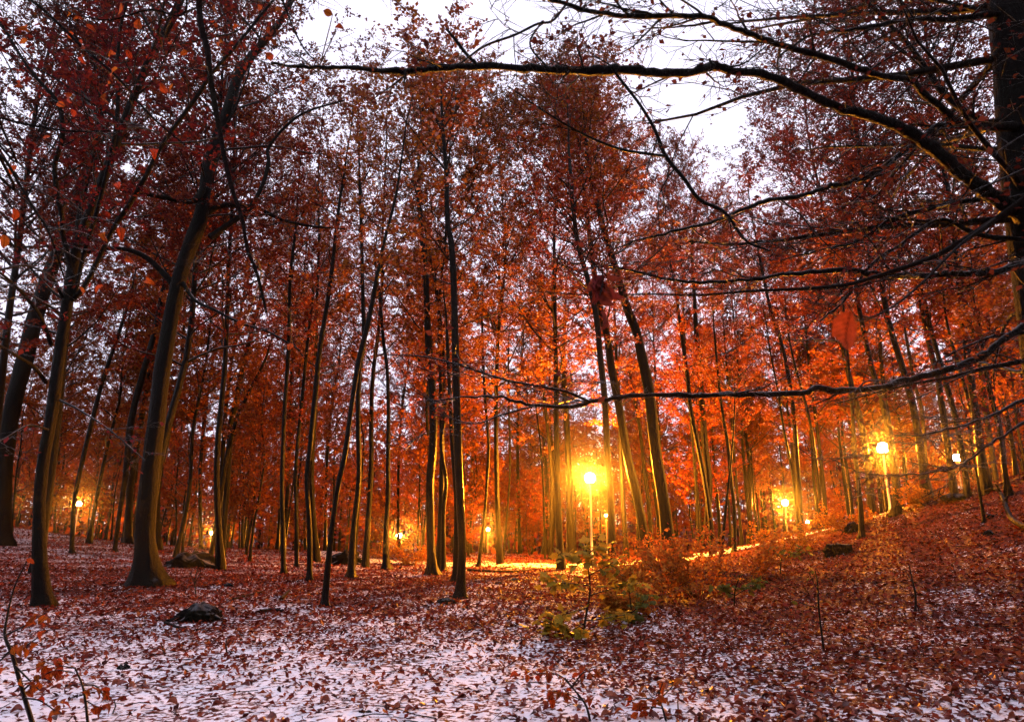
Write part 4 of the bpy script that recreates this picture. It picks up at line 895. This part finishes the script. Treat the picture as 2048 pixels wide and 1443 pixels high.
def bush(label, px, py, wpx, hpx, n, seed, mat, leaf=.095, Yoff=0):
    g = np.random.default_rng(seed); p = ground(px, py); d = p[1]; w = wpx / F * d / 2; h = hpx / F * d
    t = thing('beech_bush', label, 'bush', p, 'low bushes in the clearing'); bb, lb = Buf(), Buf()
    ns = 16; az = g.uniform(0, 6.28, ns); base = np.c_[np.cos(az), np.sin(az), az * 0] * g.uniform(0, .35, ns)[:, None] * w
    D = np.c_[np.cos(az) * w, np.sin(az) * w * .7, np.full(ns, h)] * g.uniform(.6, 1.1, (ns, 1))
    P1 = polylines(base, D, np.linalg.norm(D, axis=1), 7, .02, .14, g); bb.tubes(P1, np.linspace(.007, .002, 7)[None] * np.ones((ns, 1)), 5)
    c, d2, l2 = children(P1, np.linalg.norm(D, axis=1), 8, g, .15, .4, .9, .5); P2 = polylines(c, d2, l2 + .1, 4, 0, .15, g)
    bb.tubes(P2, np.linspace(.003, .0012, 4)[None] * np.ones((len(P2), 1)), 3); put_leaves(lb, P2, n + 5, g, leaf, .05)
    link('stems', bb.mesh('stems', M_twig), t)['kind'] = 'stuff'; link('foliage', lb.mesh('foliage', mat, False), t)['kind'] = 'stuff'
for a in [('orange beech bush right behind the young maple', 1310, 1205, 150, 100, 9, 1, M_bush), ('orange beech bush in the middle of the low thicket', 1395, 1195, 160, 100, 9, 2, M_bush),
          ('orange bush at the foot of the leaning pair', 1330, 1150, 110, 60, 8, 3, M_bush), ('low russet bush by the thin sapling', 1490, 1165, 150, 85, 8, 4, M_bush),
          ('russet bush near the bend of the lit path', 1570, 1115, 110, 60, 8, 5, M_bush), ('small orange bush at the thicket front edge', 1250, 1235, 80, 45, 6, 6, M_bush),
          ('low orange bush on the path edge below the second lamp', 1690, 1062, 110, 34, 7, 7, M_bush), ('low rusty bush on the skyline right of the second lamp', 1855, 1010, 90, 26, 6, 8, M_bush),
          ('lit yellow bush just left of the lit path', 770, 1118, 130, 36, 8, 9, M_bush), ('lit orange bush left of the central black trunk', 830, 1128, 90, 26, 7, 10, M_bush),
          ('brown low bush behind the young maple', 1240, 1190, 90, 60, 8, 11, M_bush)]: bush(*a)

# ------------------------------------------------------------------ fallen leaves on the snow
def litter():
    g = np.random.default_rng(31)
    def spots(n, y0, y1, spread=.95):
        y = np.sqrt(g.uniform(y0 ** 2, y1 ** 2, n)); x = g.uniform(-spread, spread, n) * y; return x, y
    def cover(x, y):
        c = .17 + .8 * np.clip((y - 5.5) / 8, 0, 1) + .72 * np.clip((x + .3) / 3.2, 0, 1) + .25 * vnoise(x * .8, y * .8, 9) + .22 * vnoise(x * 2.7, y * 2.7, 3)
        return np.clip(c, .07, 1)
    def geo(x, y, s, tilt):
        n = len(x); z = terrain(x, y); az = g.uniform(0, 6.28, n)
        D = np.c_[np.cos(az), np.sin(az), g.normal(0, tilt, n)]; D = unit(D)
        Nn = unit(np.c_[g.normal(0, tilt, n), g.normal(0, tilt, n), np.ones(n)]); side = unit(np.cross(D, Nn)); up = np.cross(side, D)
        C = np.c_[x, y, z + .012 + .25 * s * np.abs(D[:, 2])] - D * s[:, None] * .5
        S = s[:, None]; w = g.uniform(.24, .36, n)[:, None]; f = g.uniform(.0, .32, n)[:, None]
        mid = C + D * S * .5
        V = np.stack([C, mid + side * S * w + up * S * f, C + D * S + up * S * g.uniform(-.1, .2, n)[:, None], mid - side * S * w + up * S * f, mid], 1)
        i = np.arange(n)[:, None] * 5
        return V, np.concatenate([i + [0, 1, 2, 4], i + [0, 4, 2, 3]])
    b = Buf(); near = []
    for n, y0, y1, s0, tl in [(32000, 2.6, 12, .066, .42), (52000, 12, 25, .088, .45), (52000, 25, 48, .105, .5)]:
        x, y = spots(n, y0, y1); k = g.random(n) < cover(x, y); x, y = x[k], y[k]
        s = s0 * np.clip(np.exp(g.normal(0, .3, len(x))), .45, 1.7)
        if y0 < 3:
            # the 300 that show largest become leaves of their own
            u = np.abs(x / y) < .76; dep = (CAM[2] - terrain(x, y)) / y; vis = u & (dep < .31)
            order = np.argsort(np.where(vis, y / s, 1e9))[:300]; near = [(x[i], y[i], s[i]) for i in order]
            m = np.ones(len(x), bool); m[order] = False; x, y, s = x[m], y[m], s[m]
        V, Fq = geo(x, y, s, tl); b.add(V, Fq)
    n = 1700; x, y = spots(n, 3, 24); az = g.uniform(0, 6.28, n); L = g.uniform(.08, .5, n); tb = Buf(); z = terrain(x, y)
    P = np.stack([np.stack([x + np.cos(az) * L * q, y + np.sin(az) * L * q, z + .015 + .02 * g.random(n)], 1) for q in (-.5, 0, .5)], 1) + g.normal(0, .012, (n, 3, 3)) * [1, 1, .3]
    tb.tubes(P, g.uniform(.002, .007, n)[:, None] * np.array([[1, .9, .5]]), 4)
    o = link('twig_litter', tb.mesh('twig_litter', M_twig_dark), GROUND); o['kind'] = 'stuff'
    o = link('leaf_litter', b.mesh('leaf_litter', M_litter, False), GROUND); o['kind'] = 'stuff'
    mats = [plain('fallen_leaf_%d' % i, c, .45, 0, .3, 40) for i, c in enumerate([(.06, .009, .008), (.13, .016, .010), (.2, .026, .012), (.27, .055, .018)])]
    mm = [leaf_mesh('fallen_leaf', mats[i % 4], .2 + .15 * (i % 3), .1 + .12 * (i % 4), .26 + .03 * (i % 3), 60 + i) for i in range(8)]
    for i, (x, y, s) in enumerate(near):
        q = link('fallen_leaf', mm[i % 8], GROUND, on_ground(x, y, .014 + .1 * s)); q.scale = (s,) * 3
        q.rotation_euler = (g.normal(0, .3), g.normal(0, .35), g.uniform(0, 6.28))
litter()

# ------------------------------------------------------------------ damp evening air
def haze():
    m, nt, out = new_mat('haze'); v = node(nt, 'ShaderNodeVolumePrincipled', Density=HAZE, Anisotropy=.975); v.inputs['Color'].default_value = (.95, .93, .95, 1)
    nt.links.new(v.outputs[0], out.inputs['Volume'])
    x, y0, y1, z0, z1 = 190, -25, 185, -13, 34
    V = [(sx, sy, sz) for sz in (z0, z1) for sy in (y0, y1) for sx in (-x, x)]
    b = Buf(); b.add(V, np.array([[0, 2, 3, 1], [4, 5, 7, 6], [0, 1, 5, 4], [2, 6, 7, 3], [0, 4, 6, 2], [1, 3, 7, 5]]))
    o = link('haze', b.mesh('haze', m, False)); o['kind'] = 'stuff'; o['label'] = 'thin damp evening haze filling the wood'
if HAZE: haze()
